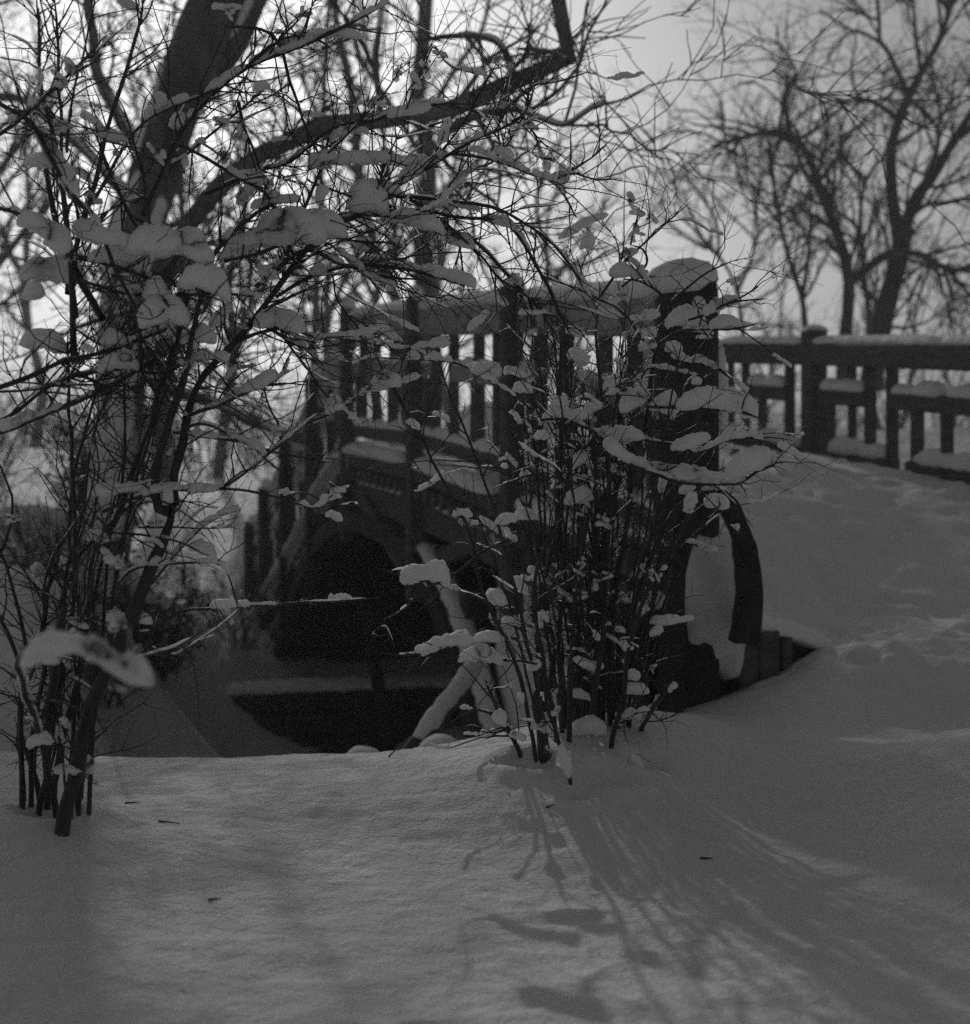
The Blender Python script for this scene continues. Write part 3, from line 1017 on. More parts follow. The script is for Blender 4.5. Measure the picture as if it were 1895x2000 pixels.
    for A, B_, frac in ((PA, RA, .9), (Q, S_, .2)):
        for i in range(len(A)):
            for _ in range(3 if A is PA else 1):
                if rng.random() > frac:
                    continue
                n = A.shape[1]
                k0 = rng.integers(0, n - 3)
                pts = A[i, k0:k0 + rng.integers(2, 6)]
                t = nrm(pts[-1] - pts[0])
                if abs(t[2]) > .72:
                    continue
                r = float(B_[i, k0])
                thin.append(clump(pts + np.array((0, 0, r * .8)), max(r * .85, .0018), rng.uniform(.004, .010), amp=.2, S=6, step=.02))
    obj('snow_ridges', *join(thin), M_SNOWC, root, kind='stuff')
    # melt drops
    return PA, RA


LT = [
    ([(110, 1632), (127, 1573), (142, 1536), (157, 1461), (175, 1387), (201, 1330), (239, 1256), (261, 1187), (284, 1135), (310, 1079), (328, 1027), (340, 986)], 30, 26, 3.15, 3.15),
    ([(340, 986), (345, 911), (358, 859), (369, 799), (396, 736), (440, 687), (485, 640), (560, 540), (600, 480)], 20, 7, 3.15, 3.3),
    ([(335, 1000), (310, 986), (306, 911), (325, 836), (358, 754), (373, 687), (385, 600), (420, 520)], 22, 8, 3.15, 3.0),
    ([(69, 1588), (90, 1525), (104, 1424), (120, 1321), (123, 1191), (135, 1100), (160, 1000)], 12, 7, 3.3, 3.2),
    ([(100, 1570), (120, 1450), (149, 1348), (172, 1191), (183, 1079), (209, 1042), (239, 986), (269, 892), (298, 818), (317, 743), (347, 669), (365, 590)], 17, 10, 3.25, 3.0),
    ([(92, 1580), (96, 1420), (110, 1265), (127, 1180)], 16, 22, 3.2, 3.1),
    ([(150, 1590), (170, 1480), (214, 1262), (216, 1172), (239, 1060), (262, 960), (300, 830), (330, 740)], 9, 6, 3.25, 3.1),
    ([(150, 1583), (158, 1440), (195, 1330), (245, 1210), (330, 1100), (400, 1025), (470, 995)], 8, 4, 3.1, 3.2),
    ([(60, 1575), (66, 1440), (85, 1300), (93, 1146), (149, 1090), (239, 1000), (310, 950)], 12, 7, 3.4, 3.2),
    ([(130, 1585), (145, 1400), (160, 1232), (145, 1135), (142, 911), (134, 743), (132, 650)], 10, 7, 3.3, 3.1),
    ([(145, 700), (142, 560), (131, 448), (123, 336), (86, 187), (75, 56), (70, -30)], 14, 6, 3.1, 3.0),
    ([(150, 620), (138, 480), (123, 350), (118, 224), (112, 48), (108, -40)], 9, 5, 3.25, 3.2),
    ([(133, 573), (139, 520), (187, 354), (209, 254), (239, 160), (269, 56), (285, -30)], 12, 6, 3.15, 3.1),
    ([(120, 493), (80, 443), (40, 416), (-20, 400)], 9, 7, 3.0, 2.9),
    ([(200, 621), (181, 587), (155, 539), (120, 470), (100, 380), (85, 250)], 16, 9, 3.1, 3.1),
    ([(-30, 190), (45, 228), (63, 245), (112, 325), (149, 390), (190, 440)], 11, 8, 3.05, 2.95),
    ([(131, 298), (142, 187), (172, 75), (190, -20)], 6, 4, 3.1, 3.0),
    ([(180, 400), (276, 242), (410, 179), (530, 90), (600, 20)], 7, 5, 3.3, 3.4),
    ([(280, 420), (358, 254), (466, 142), (582, 93), (672, 52), (760, 5)], 9, 6, 3.2, 3.45),
    ([(-40, 290), (45, 228), (131, 149), (190, 90)], 10, 6, 3.0, 3.0),
    ([(200, 300), (249, 420), (290, 470), (285, 380), (262, 280), (230, 190)], 8, 5, 3.15, 3.2),
    ([(190, 440), (224, 523), (259, 597), (275, 660), (285, 760)], 8, 7, 3.0, 3.0),
    ([(140, 500), (187, 509), (253, 525), (307, 555), (330, 600)], 11, 9, 3.1, 3.0),
    ([(150, 545), (189, 557), (267, 576), (373, 576), (440, 572), (530, 585)], 7, 4, 3.05, 3.1),
    ([(-40, 770), (60, 735), (112, 709), (173, 696), (232, 680), (253, 669), (330, 640), (400, 600)], 11, 5, 3.0, 3.15),
    ([(-60, 850), (20, 812), (45, 794), (101, 752), (173, 728), (243, 721), (320, 728), (373, 704), (413, 701), (466, 710), (493, 701)], 8, 4, 3.0, 3.2),
    ([(-60, 862), (20, 838), (45, 826), (120, 797), (187, 768), (253, 733), (320, 690)], 12, 8, 2.95, 3.05),
    ([(-40, 768), (70, 760), (93, 754), (168, 752), (240, 754), (283, 762)], 5, 4, 3.0, 3.0),
    ([(360, 815), (384, 805), (440, 786), (483, 767), (525, 750), (566, 724)], 8, 5, 3.1, 3.3),
    ([(340, 845), (386, 850), (466, 861), (530, 882), (645, 904)], 6, 4, 3.1, 3.35),
    ([(350, 845), (394, 826), (453, 850), (495, 876), (521, 897), (564, 936)], 6, 3, 3.1, 3.3),
    ([(200, 1000), (270, 970), (345, 955), (430, 955), (551, 865), (593, 831), (638, 795)], 7, 5, 3.1, 3.35),
    ([(430, 955), (480, 958), (540, 968), (611, 994), (645, 970), (683, 951)], 6, 3, 3.2, 3.4),
    ([(553, 970), (590, 965), (650, 987), (700, 985)], 4, 2.5, 3.3, 3.4),
    ([(549, 863), (542, 829), (530, 799), (516, 765), (515, 724)], 5, 3, 3.3, 3.25),
    ([(600, 827), (653, 803), (706, 771), (728, 761), (781, 750), (824, 735)], 5, 3.5, 3.3, 3.5),
    ([(470, 660), (525, 646), (559, 643), (621, 660), (649, 658), (706, 665)], 7, 4, 3.2, 3.4),
    ([(480, 620), (530, 648), (602, 688), (636, 722)], 6, 3, 3.2, 3.3),
    ([(520, 600), (547, 646), (576, 688), (611, 731), (645, 778), (706, 835)], 6, 3, 3.25, 3.35),
    ([(260, 1190), (280, 1240), (350, 1195), (420, 1190), (560, 1178), (650, 1175), (740, 1168)], 7, 3, 3.15, 3.45),
    ([(215, 1160), (255, 1115), (320, 1100), (400, 1098), (440, 1110), (462, 1180), (462, 1196)], 6, 3, 3.1, 3.2),
    ([(270, 1030), (340, 1030), (420, 1030), (480, 1025)], 4, 2.5, 3.1, 3.2),
    ([(210, 1040), (300, 1050), (360, 1060), (410, 1085)], 5, 4, 3.2, 3.1),
    ([(270, 1240), (300, 1262), (340, 1278), (378, 1258), (420, 1240)], 4, 2.5, 3.15, 3.2),
    # arching over to the right
    ([(440, 690), (493, 626), (587, 501), (640, 440), (730, 405), (746, 333), (773, 275)], 14, 6, 3.2, 3.5),
    ([(500, 560), (592, 490), (667, 515), (746, 541), (826, 546)], 10, 6, 3.25, 3.5),
    ([(540, 580), (600, 544), (680, 520), (746, 520), (826, 533), (900, 557), (906, 562)], 8, 6, 3.3, 3.6),
    ([(560, 500), (571, 467), (587, 432), (627, 333), (640, 275), (661, 213)], 9, 4, 3.25, 3.4),
    ([(600, 470), (667, 435), (730, 408), (786, 419), (853, 443), (925, 470), (1029, 582), (1096, 640)], 10, 6, 3.3, 3.75),
    ([(773, 272), (826, 251), (880, 232)], 5, 3.5, 3.5, 3.6),
    ([(700, 400), (757, 373), (826, 333), (921, 276), (973, 254), (1022, 224), (1048, 160)], 9, 5, 3.4, 3.7),
    ([(340, 280), (400, 307), (472, 349), (520, 376), (549, 421), (573, 456)], 7, 6, 3.15, 3.3),
    ([(400, 380), (469, 349), (520, 328), (565, 317), (650, 250), (712, 239), (794, 213), (861, 201), (936, 205)], 8, 4, 3.3, 3.6),
    ([(330, 330), (400, 272), (488, 200), (545, 150)], 6, 4, 3.2, 3.3),
    ([(467, 200), (480, 253), (504, 323), (530, 400)], 7, 5, 3.3, 3.3),
    ([(440, 50), (531, 70), (581, 200), (613, 285), (640, 330)], 7, 5, 3.4, 3.35),
    ([(400, 520), (429, 482), (480, 432), (533, 397), (587, 389)], 10, 6, 3.1, 3.3),
    ([(440, 510), (499, 496), (568, 472)], 7, 6, 3.1, 3.2),
    ([(600, 350), (653, 371), (728, 397), (809, 366)], 5, 4, 3.3, 3.4),
    ([(570, 450), (632, 459), (693, 469), (778, 475)], 7, 4, 3.2, 3.4),
    ([(610, 480), (640, 475), (690, 517), (715, 540), (760, 557), (821, 576), (864, 581), (888, 560)], 5, 3, 3.3, 3.5),
    ([(650, 533), (656, 568), (672, 605), (706, 642), (728, 688)], 4, 3, 3.35, 3.45),
    ([(700, 380), (760, 381), (839, 388), (958, 403), (1048, 451), (1096, 493), (1130, 541), (1152, 582)], 8, 5, 3.4, 3.8),
    ([(800, 390), (869, 422), (966, 429), (1003, 451), (1033, 493), (1063, 549), (1096, 616), (1122, 664)], 7, 7, 3.5, 3.8),
    ([(860, 430), (936, 500), (973, 541), (1029, 582), (1063, 612)], 6, 5, 3.5, 3.75),
    ([(850, 400), (869, 373), (925, 330), (966, 313), (1022, 230), (1035, 170)], 6, 3, 3.5, 3.7),
    ([(880, 300), (966, 313), (1029, 336), (1085, 358), (1115, 403), (1126, 425)], 6, 4, 3.5, 3.7),
    ([(1085, 358), (1122, 330), (1160, 305), (1183, 284)], 5, 3, 3.65, 3.7),
    ([(1085, 350), (1120, 340), (1165, 352), (1208, 349)], 4, 3, 3.65, 3.7),
    ([(966, 313), (975, 290), (973, 254), (985, 190), (992, 140)], 4, 3, 3.6, 3.6),
    ([(1022, 224), (1040, 170), (1090, 160), (1152, 140)], 5, 3, 3.65, 3.75),
    ([(1022, 224), (1050, 275), (1040, 300), (1085, 318)], 4, 3, 3.65, 3.7),
    ([(712, 239), (690, 180), (668, 140)], 4, 3, 3.4, 3.4),
    ([(794, 213), (830, 130), (850, 90), (880, 130), (965, 150)], 4, 3, 3.45, 3.5),
    ([(830, 330), (890, 260), (935, 190), (975, 110)], 5, 3, 3.5, 3.5),
    ([(640, 300), (690, 250), (760, 170), (785, 120)], 5, 3, 3.3, 3.35),
    # drooping twig close to the lens
    ([(118, 1590), (90, 1480), (60, 1380), (30, 1300), (60, 1275), (130, 1262), (200, 1290), (245, 1318), (310, 1330)], 13, 9, 3.15, 1.78),
]
LS = [
    ([(65, 240), (105, 300), (150, 380)], 34, 3.02), ([(140, 432), (190, 452), (240, 462), (300, 478)], 42, 3.0), ([(245, 470), (310, 462), (370, 470), (420, 492)], 62, 2.98),
    ([(345, 535), (400, 530), (455, 565)], 62, 2.98), ([(45, 415), (90, 440), (130, 478)], 42, 2.9), ([(50, 312), (75, 308), (100, 316)], 42, 3.05), ([(185, 255), (220, 262), (252, 268)], 24, 3.15),
    ([(430, 490), (500, 455), (560, 440), (640, 445)], 60, 3.2), ([(560, 440), (620, 430), (680, 440)], 52, 3.25), ([(680, 385), (720, 385), (760, 398)], 52, 3.4), ([(735, 360), (752, 362)], 60, 3.42),
    ([(600, 320), (660, 305), (720, 305), (760, 300)], 28, 3.35), ([(740, 300), (790, 312), (840, 308)], 24, 3.5), ([(760, 418), (815, 425), (870, 442)], 30, 3.42), ([(860, 460), (895, 466), (928, 478)], 24, 3.55),
    ([(690, 515), (760, 512), (850, 526), (930, 550)], 22, 3.5), ([(850, 396), (895, 394), (940, 404)], 20, 3.55), ([(940, 420), (975, 426), (1006, 440)], 22, 3.6), ([(975, 292), (994, 296)], 30, 3.6),
    ([(1070, 346), (1088, 340), (1106, 344)], 22, 3.65), ([(1090, 458), (1140, 432), (1190, 408)], 26, 3.75), ([(1130, 474), (1162, 468)], 26, 3.78), ([(540, 84), (575, 76), (608, 72)], 14, 3.4),
    ([(40, 520), (100, 522), (170, 530)], 44, 3.1), ([(40, 570), (90, 562)], 30, 3.1), ([(170, 495), (220, 490), (270, 500)], 40, 3.05), ([(40, 650), (90, 655), (130, 668)], 52, 3.1),
    ([(190, 715), (230, 700), (270, 708)], 30, 3.0), ([(270, 620), (320, 600), (370, 612)], 48, 3.0), ([(385, 650), (402, 655)], 44, 3.1), ([(360, 660), (380, 672)], 30, 3.05),
    ([(500, 620), (540, 616), (590, 632)], 40, 3.2), ([(440, 770), (485, 752), (525, 735), (545, 722)], 24, 3.2), ([(450, 846), (480, 856), (515, 876)], 14, 3.2), ([(728, 752), (760, 740), (785, 742)], 26, 3.4),
    ([(600, 822), (650, 800)], 12, 3.35), ([(640, 972), (662, 962)], 22, 3.4), ([(640, 1000), (665, 1012)], 14, 3.4), ([(545, 960), (562, 960)], 16, 3.3),
    ([(585, 1172), (602, 1172)], 8, 3.4), ([(640, 1168), (690, 1165)], 12, 3.42), ([(220, 1200), (240, 1215)], 44, 3.15), ([(320, 940), (330, 970)], 44, 3.1), ([(300, 1050), (312, 1062)], 30, 3.1),
    ([(270, 1205), (300, 1208)], 22, 3.1), ([(118, 1500), (150, 1498)], 40, 3.05), ([(60, 1450), (95, 1440)], 36, 3.0), ([(120, 1400), (128, 1412)], 24, 3.1), ([(170, 1482), (176, 1500)], 30, 3.1),
    ([(170, 960), (230, 950), (290, 945)], 24, 3.15), ([(170, 1040), (205, 1045)], 40, 3.2), ([(370, 1060), (400, 1065), (425, 1090)], 30, 3.15), ([(200, 660), (250, 655)], 34, 3.05),
    ([(465, 390), (500, 350), (520, 350)], 26, 3.3), ([(490, 395), (540, 385), (590, 378)], 28, 3.25), ([(620, 390), (640, 360)], 20, 3.3), ([(690, 470), (720, 478)], 22, 3.4), ([(600, 530), (640, 522)], 20, 3.35),
    ([(42, 1284), (90, 1262), (130, 1252), (165, 1255), (205, 1280), (245, 1305), (300, 1318)], 44, 1.80),
    ([(300, 200), (330, 190)], 24, 3.3), ([(365, 220), (400, 212)], 20, 3.3), ([(110, 250), (135, 240)], 28, 3.1), ([(280, 560), (330, 560)], 36, 3.0), ([(640, 270), (690, 250), (720, 255)], 16, 3.4),
]
_r = np.random.default_rng(3)
for _ in range(13):
    bx_, by_ = _r.uniform(40, 175), _r.uniform(1545, 1610)
    tx_, ty_ = bx_ + _r.normal(60, 120), _r.uniform(480, 1050)
    y_ = _r.uniform(3.1, 3.6)
    q = [(bx_ + (tx_ - bx_) * t ** 1.4 + _r.normal(0, 14) * (t > 0), by_ + (ty_ - by_) * t) for t in np.linspace(0, 1, 6)]
    LT.append((q, _r.uniform(5, 12), _r.uniform(3, 5), y_, y_ + _r.normal(0, .25)))
lb = P3(110, 1610, 3.2)
left = thing('bare_shrub', 'tall leafless snow laden shrub at the left edge, arching right over the view', 'shrub', (lb[0], lb[1], ground_z(lb[0], lb[1])))
build_shrub(left, LT, LS, 20, 1.7, 225, lambda x, y: y < 1250 or x < 260, 21, 800, .22)

RT = [
    ([(1020, 1478), (973, 1389), (950, 1330)], 10, 6, 3.75, 3.7),
    ([(1055, 1490), (1040, 1441), (1022, 1348), (999, 1273), (943, 1161), (925, 1071), (899, 993), (861, 929), (824, 854), (779, 780), (728, 688)], 9, 4, 3.75, 3.6),
    ([(1066, 1485), (1060, 1400), (1003, 1134), (973, 1022), (943, 929), (913, 854), (869, 739), (843, 642)], 9, 3, 3.8, 3.75),
    ([(1066, 1484), (1059, 1422), (1045, 1350)], 26, 18, 3.72, 3.75),
    ([(1119, 1532), (1089, 1441), (1072, 1390), (1060, 1330)], 9, 6, 3.55, 3.7),
    ([(1186, 1463), (1201, 1422), (1219, 1348), (1227, 1273), (1253, 1180), (1298, 1087), (1335, 1023), (1369, 949), (1400, 900)], 11, 6, 3.7, 3.75),
    ([(1253, 1424), (1279, 1378), (1313, 1337)], 11, 9, 3.9, 3.8),
    ([(1149, 1432), (1163, 1348), (1178, 1236), (1186, 1087), (1190, 937), (1180, 850), (1165, 760)], 13, 7, 3.9, 3.85),
    ([(1137, 1400), (1149, 1310), (1160, 1199), (1178, 1049), (1223, 900), (1260, 835), (1271, 744), (1281, 691), (1293, 662), (1305, 624), (1305, 575)], 14, 8, 4.05, 3.8),
    ([(1111, 1390), (1119, 1236), (1134, 1087), (1163, 937), (1158, 873), (1176, 785), (1164, 668), (1173, 560)], 11, 5, 4.0, 3.95),
    ([(1122, 1407), (1122, 1273), (1111, 1161), (1089, 1012), (1097, 858), (1094, 771), (1097, 639)], 10, 8, 3.95, 3.9),
    ([(1193, 1411), (1216, 1273), (1260, 1124), (1308, 1014), (1366, 949)], 14, 11, 3.95, 3.8),
    ([(1090, 1400), (1074, 1366), (1059, 1273), (1044, 1199), (1051, 1105), (1074, 1049), (1089, 1004)], 10, 6, 3.9, 3.8),
    ([(1100, 1380), (1090, 1250), (1120, 1100), (1150, 980), (1130, 860), (1105, 760), (1103, 640), (1079, 580)], 9, 5, 4.1, 4.0),
    ([(1165, 1420), (1190, 1250), (1215, 1090), (1235, 960), (1225, 860), (1205, 753), (1215, 640)], 9, 5, 4.15, 4.0),
    ([(1080, 1420), (1020, 1230), (1000, 1100), (1040, 960), (1060, 820), (1050, 700), (1030, 600)], 8, 4, 4.0, 4.0),
    ([(1210, 1415), (1250, 1240), (1300, 1120), (1340, 1060), (1375, 1075), (1399, 1078)], 8, 4, 4.1, 4.0),
    ([(1175, 1420), (1170, 1300), (1200, 1150), (1230, 1010), (1270, 900), (1320, 800), (1340, 740)], 9, 4, 4.2, 4.1),
    ([(1130, 1410), (1135, 1250), (1125, 1110), (1140, 1000), (1128, 900), (1110, 800)], 8, 5, 4.2, 4.15),
    ([(1220, 1420), (1270, 1290), (1290, 1200), (1330, 1110), (1380, 1010), (1410, 960)], 8, 4, 4.15, 4.1),
    ([(1150, 1420), (1145, 1290), (1170, 1150), (1165, 1010), (1205, 920), (1250, 860), (1290, 800)], 9, 5, 4.1, 4.0),
    ([(1100, 1400), (1075, 1290), (1062, 1150), (1090, 1030), (1108, 930)], 8, 4, 4.15, 4.1),
    ([(1185, 1415), (1215, 1330), (1245, 1210), (1265, 1100), (1275, 1000)], 8, 5, 4.2, 4.1),
    # side branches
    ([(1150, 870), (1173, 850), (1214, 891), (1264, 920), (1337, 941), (1425, 944), (1457, 935), (1481, 920), (1528, 900)], 11, 6, 3.8, 3.55),
    ([(1265, 790), (1273, 795), (1381, 798), (1440, 803), (1484, 818)], 8, 5, 3.8, 3.6),
    ([(1158, 844), (1220, 838), (1264, 856), (1322, 870), (1366, 882), (1410, 864), (1454, 858), (1498, 856), (1550, 861)], 7, 3, 3.85, 3.65),
    ([(1059, 820), (1103, 820), (1152, 838), (1180, 870)], 6, 6, 3.7, 3.85),
    ([(1176, 785), (1205, 753), (1249, 741), (1264, 721), (1308, 724), (1375, 738)], 6, 3, 3.9, 3.7),
    ([(1285, 690), (1293, 697), (1337, 706), (1381, 712), (1425, 738), (1451, 762), (1475, 771)], 6, 3, 3.8, 3.65),
    ([(1288, 670), (1333, 646), (1423, 642), (1482, 631)], 6, 4, 3.8, 3.65),
    ([(1345, 625), (1370, 616), (1434, 590), (1501, 584)], 5, 3, 3.7, 3.65),
    ([(1400, 600), (1440, 585), (1482, 560)], 4, 3, 3.68, 3.65),
    ([(1310, 590), (1374, 537), (1430, 510)], 6, 3, 3.8, 3.7),
    ([(1281, 691), (1240, 640), (1200, 600), (1150, 570), (1126, 500)], 5, 4, 3.8, 3.85),
    ([(1173, 580), (1200, 540), (1232, 500), (1292, 444), (1352, 392)], 6, 3, 3.9, 3.85),
    ([(1232, 478), (1240, 440), (1249, 403)], 4, 3, 3.88, 3.85),
    ([(1305, 612), (1290, 575), (1250, 550), (1215, 545)], 6, 4, 3.8, 3.85),
    ([(1215, 560), (1260, 520), (1255, 490), (1230, 478)], 5, 4, 3.85, 3.9),
    ([(993, 1053), (941, 1079), (885, 1124), (829, 1150), (792, 1187), (747, 1212)], 6, 3, 3.75, 3.6),
    ([(960, 1180), (900, 1155), (850, 1135), (792, 1124), (725, 1104)], 5, 2.5, 3.75, 3.6),
    ([(1012, 1247), (900, 1251), (822, 1273), (773, 1282), (738, 1273)], 6, 3, 3.75, 3.6),
    ([(900, 1255), (860, 1270), (840, 1284), (814, 1310)], 4, 2.5, 3.68, 3.6),
    ([(1010, 1450), (985, 1425), (955, 1395), (900, 1384)], 7, 4, 3.75, 3.7),
    ([(1060, 1300), (1010, 1290), (950, 1290), (890, 1282)], 5, 4, 3.8, 3.65),
    ([(1050, 1040), (1010, 960), (980, 900), (950, 860)], 5, 3, 3.9, 3.8),
    ([(1040, 800), (1000, 770), (928, 728), (884, 709), (781, 702), (728, 700)], 5, 3, 3.85, 3.6),
    ([(1070, 930), (1040, 925), (1000, 940), (960, 955)], 4, 3, 3.9, 3.8),
    ([(1200, 1420), (1240, 1395), (1262, 1388)], 5, 4, 3.75, 3.75),
]
RS = [
    ([(1180, 858), (1214, 882), (1264, 906), (1337, 924), (1400, 928), (1425, 926)], 26, 3.72), ([(1420, 922), (1460, 900), (1500, 890), (1520, 894)], 38, 3.57), ([(1160, 845), (1185, 842), (1260, 842)], 34, 3.82),
    ([(1270, 780), (1330, 786)], 42, 3.78), ([(1320, 785), (1380, 772), (1430, 782), (1480, 800)], 38, 3.66), ([(1212, 790), (1250, 770), (1268, 758)], 30, 3.82), ([(1060, 812), (1100, 806), (1150, 806)], 24, 3.75),
    ([(1075, 790), (1110, 788)], 22, 3.78), ([(1150, 800), (1166, 790)], 32, 3.83), ([(1310, 862), (1360, 852), (1385, 836)], 40, 3.72), ([(1430, 846), (1465, 842), (1490, 850)], 22, 3.66), ([(1425, 885), (1455, 882)], 26, 3.7),
    ([(1300, 620), (1340, 612), (1380, 624)], 40, 3.75), ([(1385, 628), (1420, 622), (1450, 632)], 32, 3.66), ([(1375, 605), (1410, 590), (1440, 580)], 22, 3.67), ([(1252, 612), (1290, 605)], 26, 3.82), ([(1250, 678), (1280, 668)], 30, 3.8),
    ([(1300, 676), (1330, 670)], 24, 3.76), ([(1310, 690), (1340, 696)], 14, 3.74), ([(1350, 698), (1382, 700)], 14, 3.7), ([(1230, 620), (1255, 618)], 26, 3.84), ([(1265, 640), (1275, 650)], 24, 3.8), ([(1180, 755), (1215, 735)], 22, 3.9),
    ([(1120, 690), (1135, 700)], 34, 3.9), ([(1205, 700), (1215, 716)], 34, 3.92), ([(1115, 640), (1130, 650)], 28, 3.95), ([(785, 1122), (830, 1112), (880, 1118)], 38, 3.66), ([(822, 1270), (870, 1250), (930, 1240)], 28, 3.68), ([(925, 1240), (990, 1240)], 24, 3.72),
    ([(895, 1280), (940, 1272), (985, 1285)], 30, 3.7), ([(1005, 1000), (1050, 1004)], 22, 3.8), ([(968, 1012), (1010, 1008)], 22, 3.75), ([(890, 1000), (915, 1004)], 24, 3.7), ([(1205, 525), (1235, 530)], 44, 3.86), ([(1212, 494), (1245, 482)], 22, 3.88),
    ([(1180, 590), (1190, 600)], 30, 3.9), ([(1130, 900), (1142, 890)], 34, 3.9), ([(1380, 975), (1410, 966), (1420, 985)], 36, 3.85), ([(1310, 1345), (1320, 1332)], 20, 3.8), ([(1040, 1410), (1060, 1400), (1085, 1420)], 40, 3.75), ([(1090, 1450), (1100, 1480), (1112, 1510)], 26, 3.58),
    ([(1000, 1430), (1020, 1440)], 26, 3.72), ([(960, 1392), (990, 1410)], 22, 3.72), ([(1110, 1420), (1150, 1408), (1185, 1420)], 40, 4.05), ([(1230, 1340), (1255, 1342)], 36, 4.05), ([(1120, 1350), (1145, 1360)], 36, 4.1), ([(1010, 1350), (1022, 1372)], 24, 3.75),
    ([(1030, 1300), (1060, 1285)], 26, 3.8), ([(1215, 1255), (1222, 1265)], 20, 3.9), ([(1160, 1230), (1164, 1240)], 26, 3.9), ([(1230, 1330), (1240, 1310)], 26, 3.9), ([(1060, 1190), (1066, 1210)], 24, 3.85), ([(1185, 590), (1215, 575), (1230, 580)], 22, 3.9),
    ([(790, 695), (820, 692)], 16, 3.62), ([(840, 686), (862, 700)], 24, 3.64), ([(920, 715), (960, 715), (975, 725)], 26, 3.68), ([(800, 820), (812, 830)], 26, 3.6), ([(1000, 720), (1015, 726)], 34, 3.85), ([(1008, 752), (1035, 760)], 30, 3.85), ([(1000, 800), (1010, 815)], 26, 3.8),
    ([(1045, 850), (1066, 850)], 22, 3.8), ([(1125, 970), (1138, 965)], 44, 3.95), ([(1000, 1120), (1030, 1150)], 26, 3.85), ([(945, 1155), (990, 1165)], 34, 3.8), ([(1270, 1110), (1280, 1120)], 20, 3.85), ([(1300, 1200), (1310, 1215)], 20, 3.95), ([(1275, 1235), (1290, 1225)], 24, 3.95),
]
for _ in range(42):
    bx_, by_ = _r.uniform(1050, 1230), _r.uniform(1398, 1425)
    tx_, ty_ = 1150 + (bx_ - 1140) * 1.9 + _r.normal(0, 60), _r.uniform(560, 1050)
    y_ = _r.uniform(3.9, 4.25)
    q = [(bx_ + (tx_ - bx_) * t ** 1.2 + _r.normal(0, 9) * (t > 0), by_ + (ty_ - by_) * t) for t in np.linspace(0, 1, 6)]
    RT.append((q, _r.uniform(5, 10), _r.uniform(2.5, 4), y_, y_ + _r.normal(0, .2)))
rb = P3(1130, 1445, 3.95)
right = thing('bare_shrub', 'upright leafless shrub of many stems before the newel post, spotted with snow', 'shrub', (rb[0], rb[1], ground_z(rb[0], rb[1])))
build_shrub(right, RT, RS, 12, 1.9, 190, lambda x, y: True, 33, 950, .45)

# ------------------------------------------------------------------ small fallen things on the crust
rng = np.random.default_rng(8)
for px, py, L, a_, lab in [(330, 1608, .05, .1, 'short twig lying flat on the lit snow right of the left shrub'), (780, 1478, .09, -.7, 'thin twig sticking out of the snow crest left of the bush'), (260, 1570, .04, .3, 'tiny bark flake on the snow near the foot of the left shrub'),
                           (1075, 1578, .025, .5, 'dark bark flake on the shaded snow below the bush'), (420, 1760, .035, 1.0, 'small twig scrap on the snow at lower left'), (1380, 1680, .03, .2, 'small dark scrap in the shadow of the bush')]:
    Y = ground_hit(px, py) or 3.0
    x = (px - CX) / F * Y
    q = np.array((x, Y, 0))
    pp = []
    for t in np.linspace(-.5, .5, 7):
        v = q + np.array((math.cos(a_), math.sin(a_), 0)) * L * t
        v[2] = ground_z(v[0], v[1]) + .003 + (.06 * (t + .5) if 'sticking' in lab else 0)
        pp.append(v)
    o = obj('fallen_twig', *tubes(smooth_path(pp, 10)[None], np.linspace(.0028, .0012, 10)[None], 6), M_TWIG)
    tag(o, lab, 'twig')
cr = []
for _ in range(90):
    x, y = rng.normal(.42, .22), rng.normal(3.7, .28)
    z = ground_z(x, y)
    r = rng.uniform(.0015, .005)
    cr.append(clump([(x - r, y, z), (x, y, z + r * .3), (x + r, y, z)], r, r * 1.1, amp=.4, S=6, step=r * .5, lobes=False))
o = obj('snow_crumbs', *join(cr), M_SNOWB, kind='stuff')
o['label'] = 'crumbs of snow fallen from the branches onto the crust'

# ------------------------------------------------------------------ trees
rng = np.random.default_rng(77)


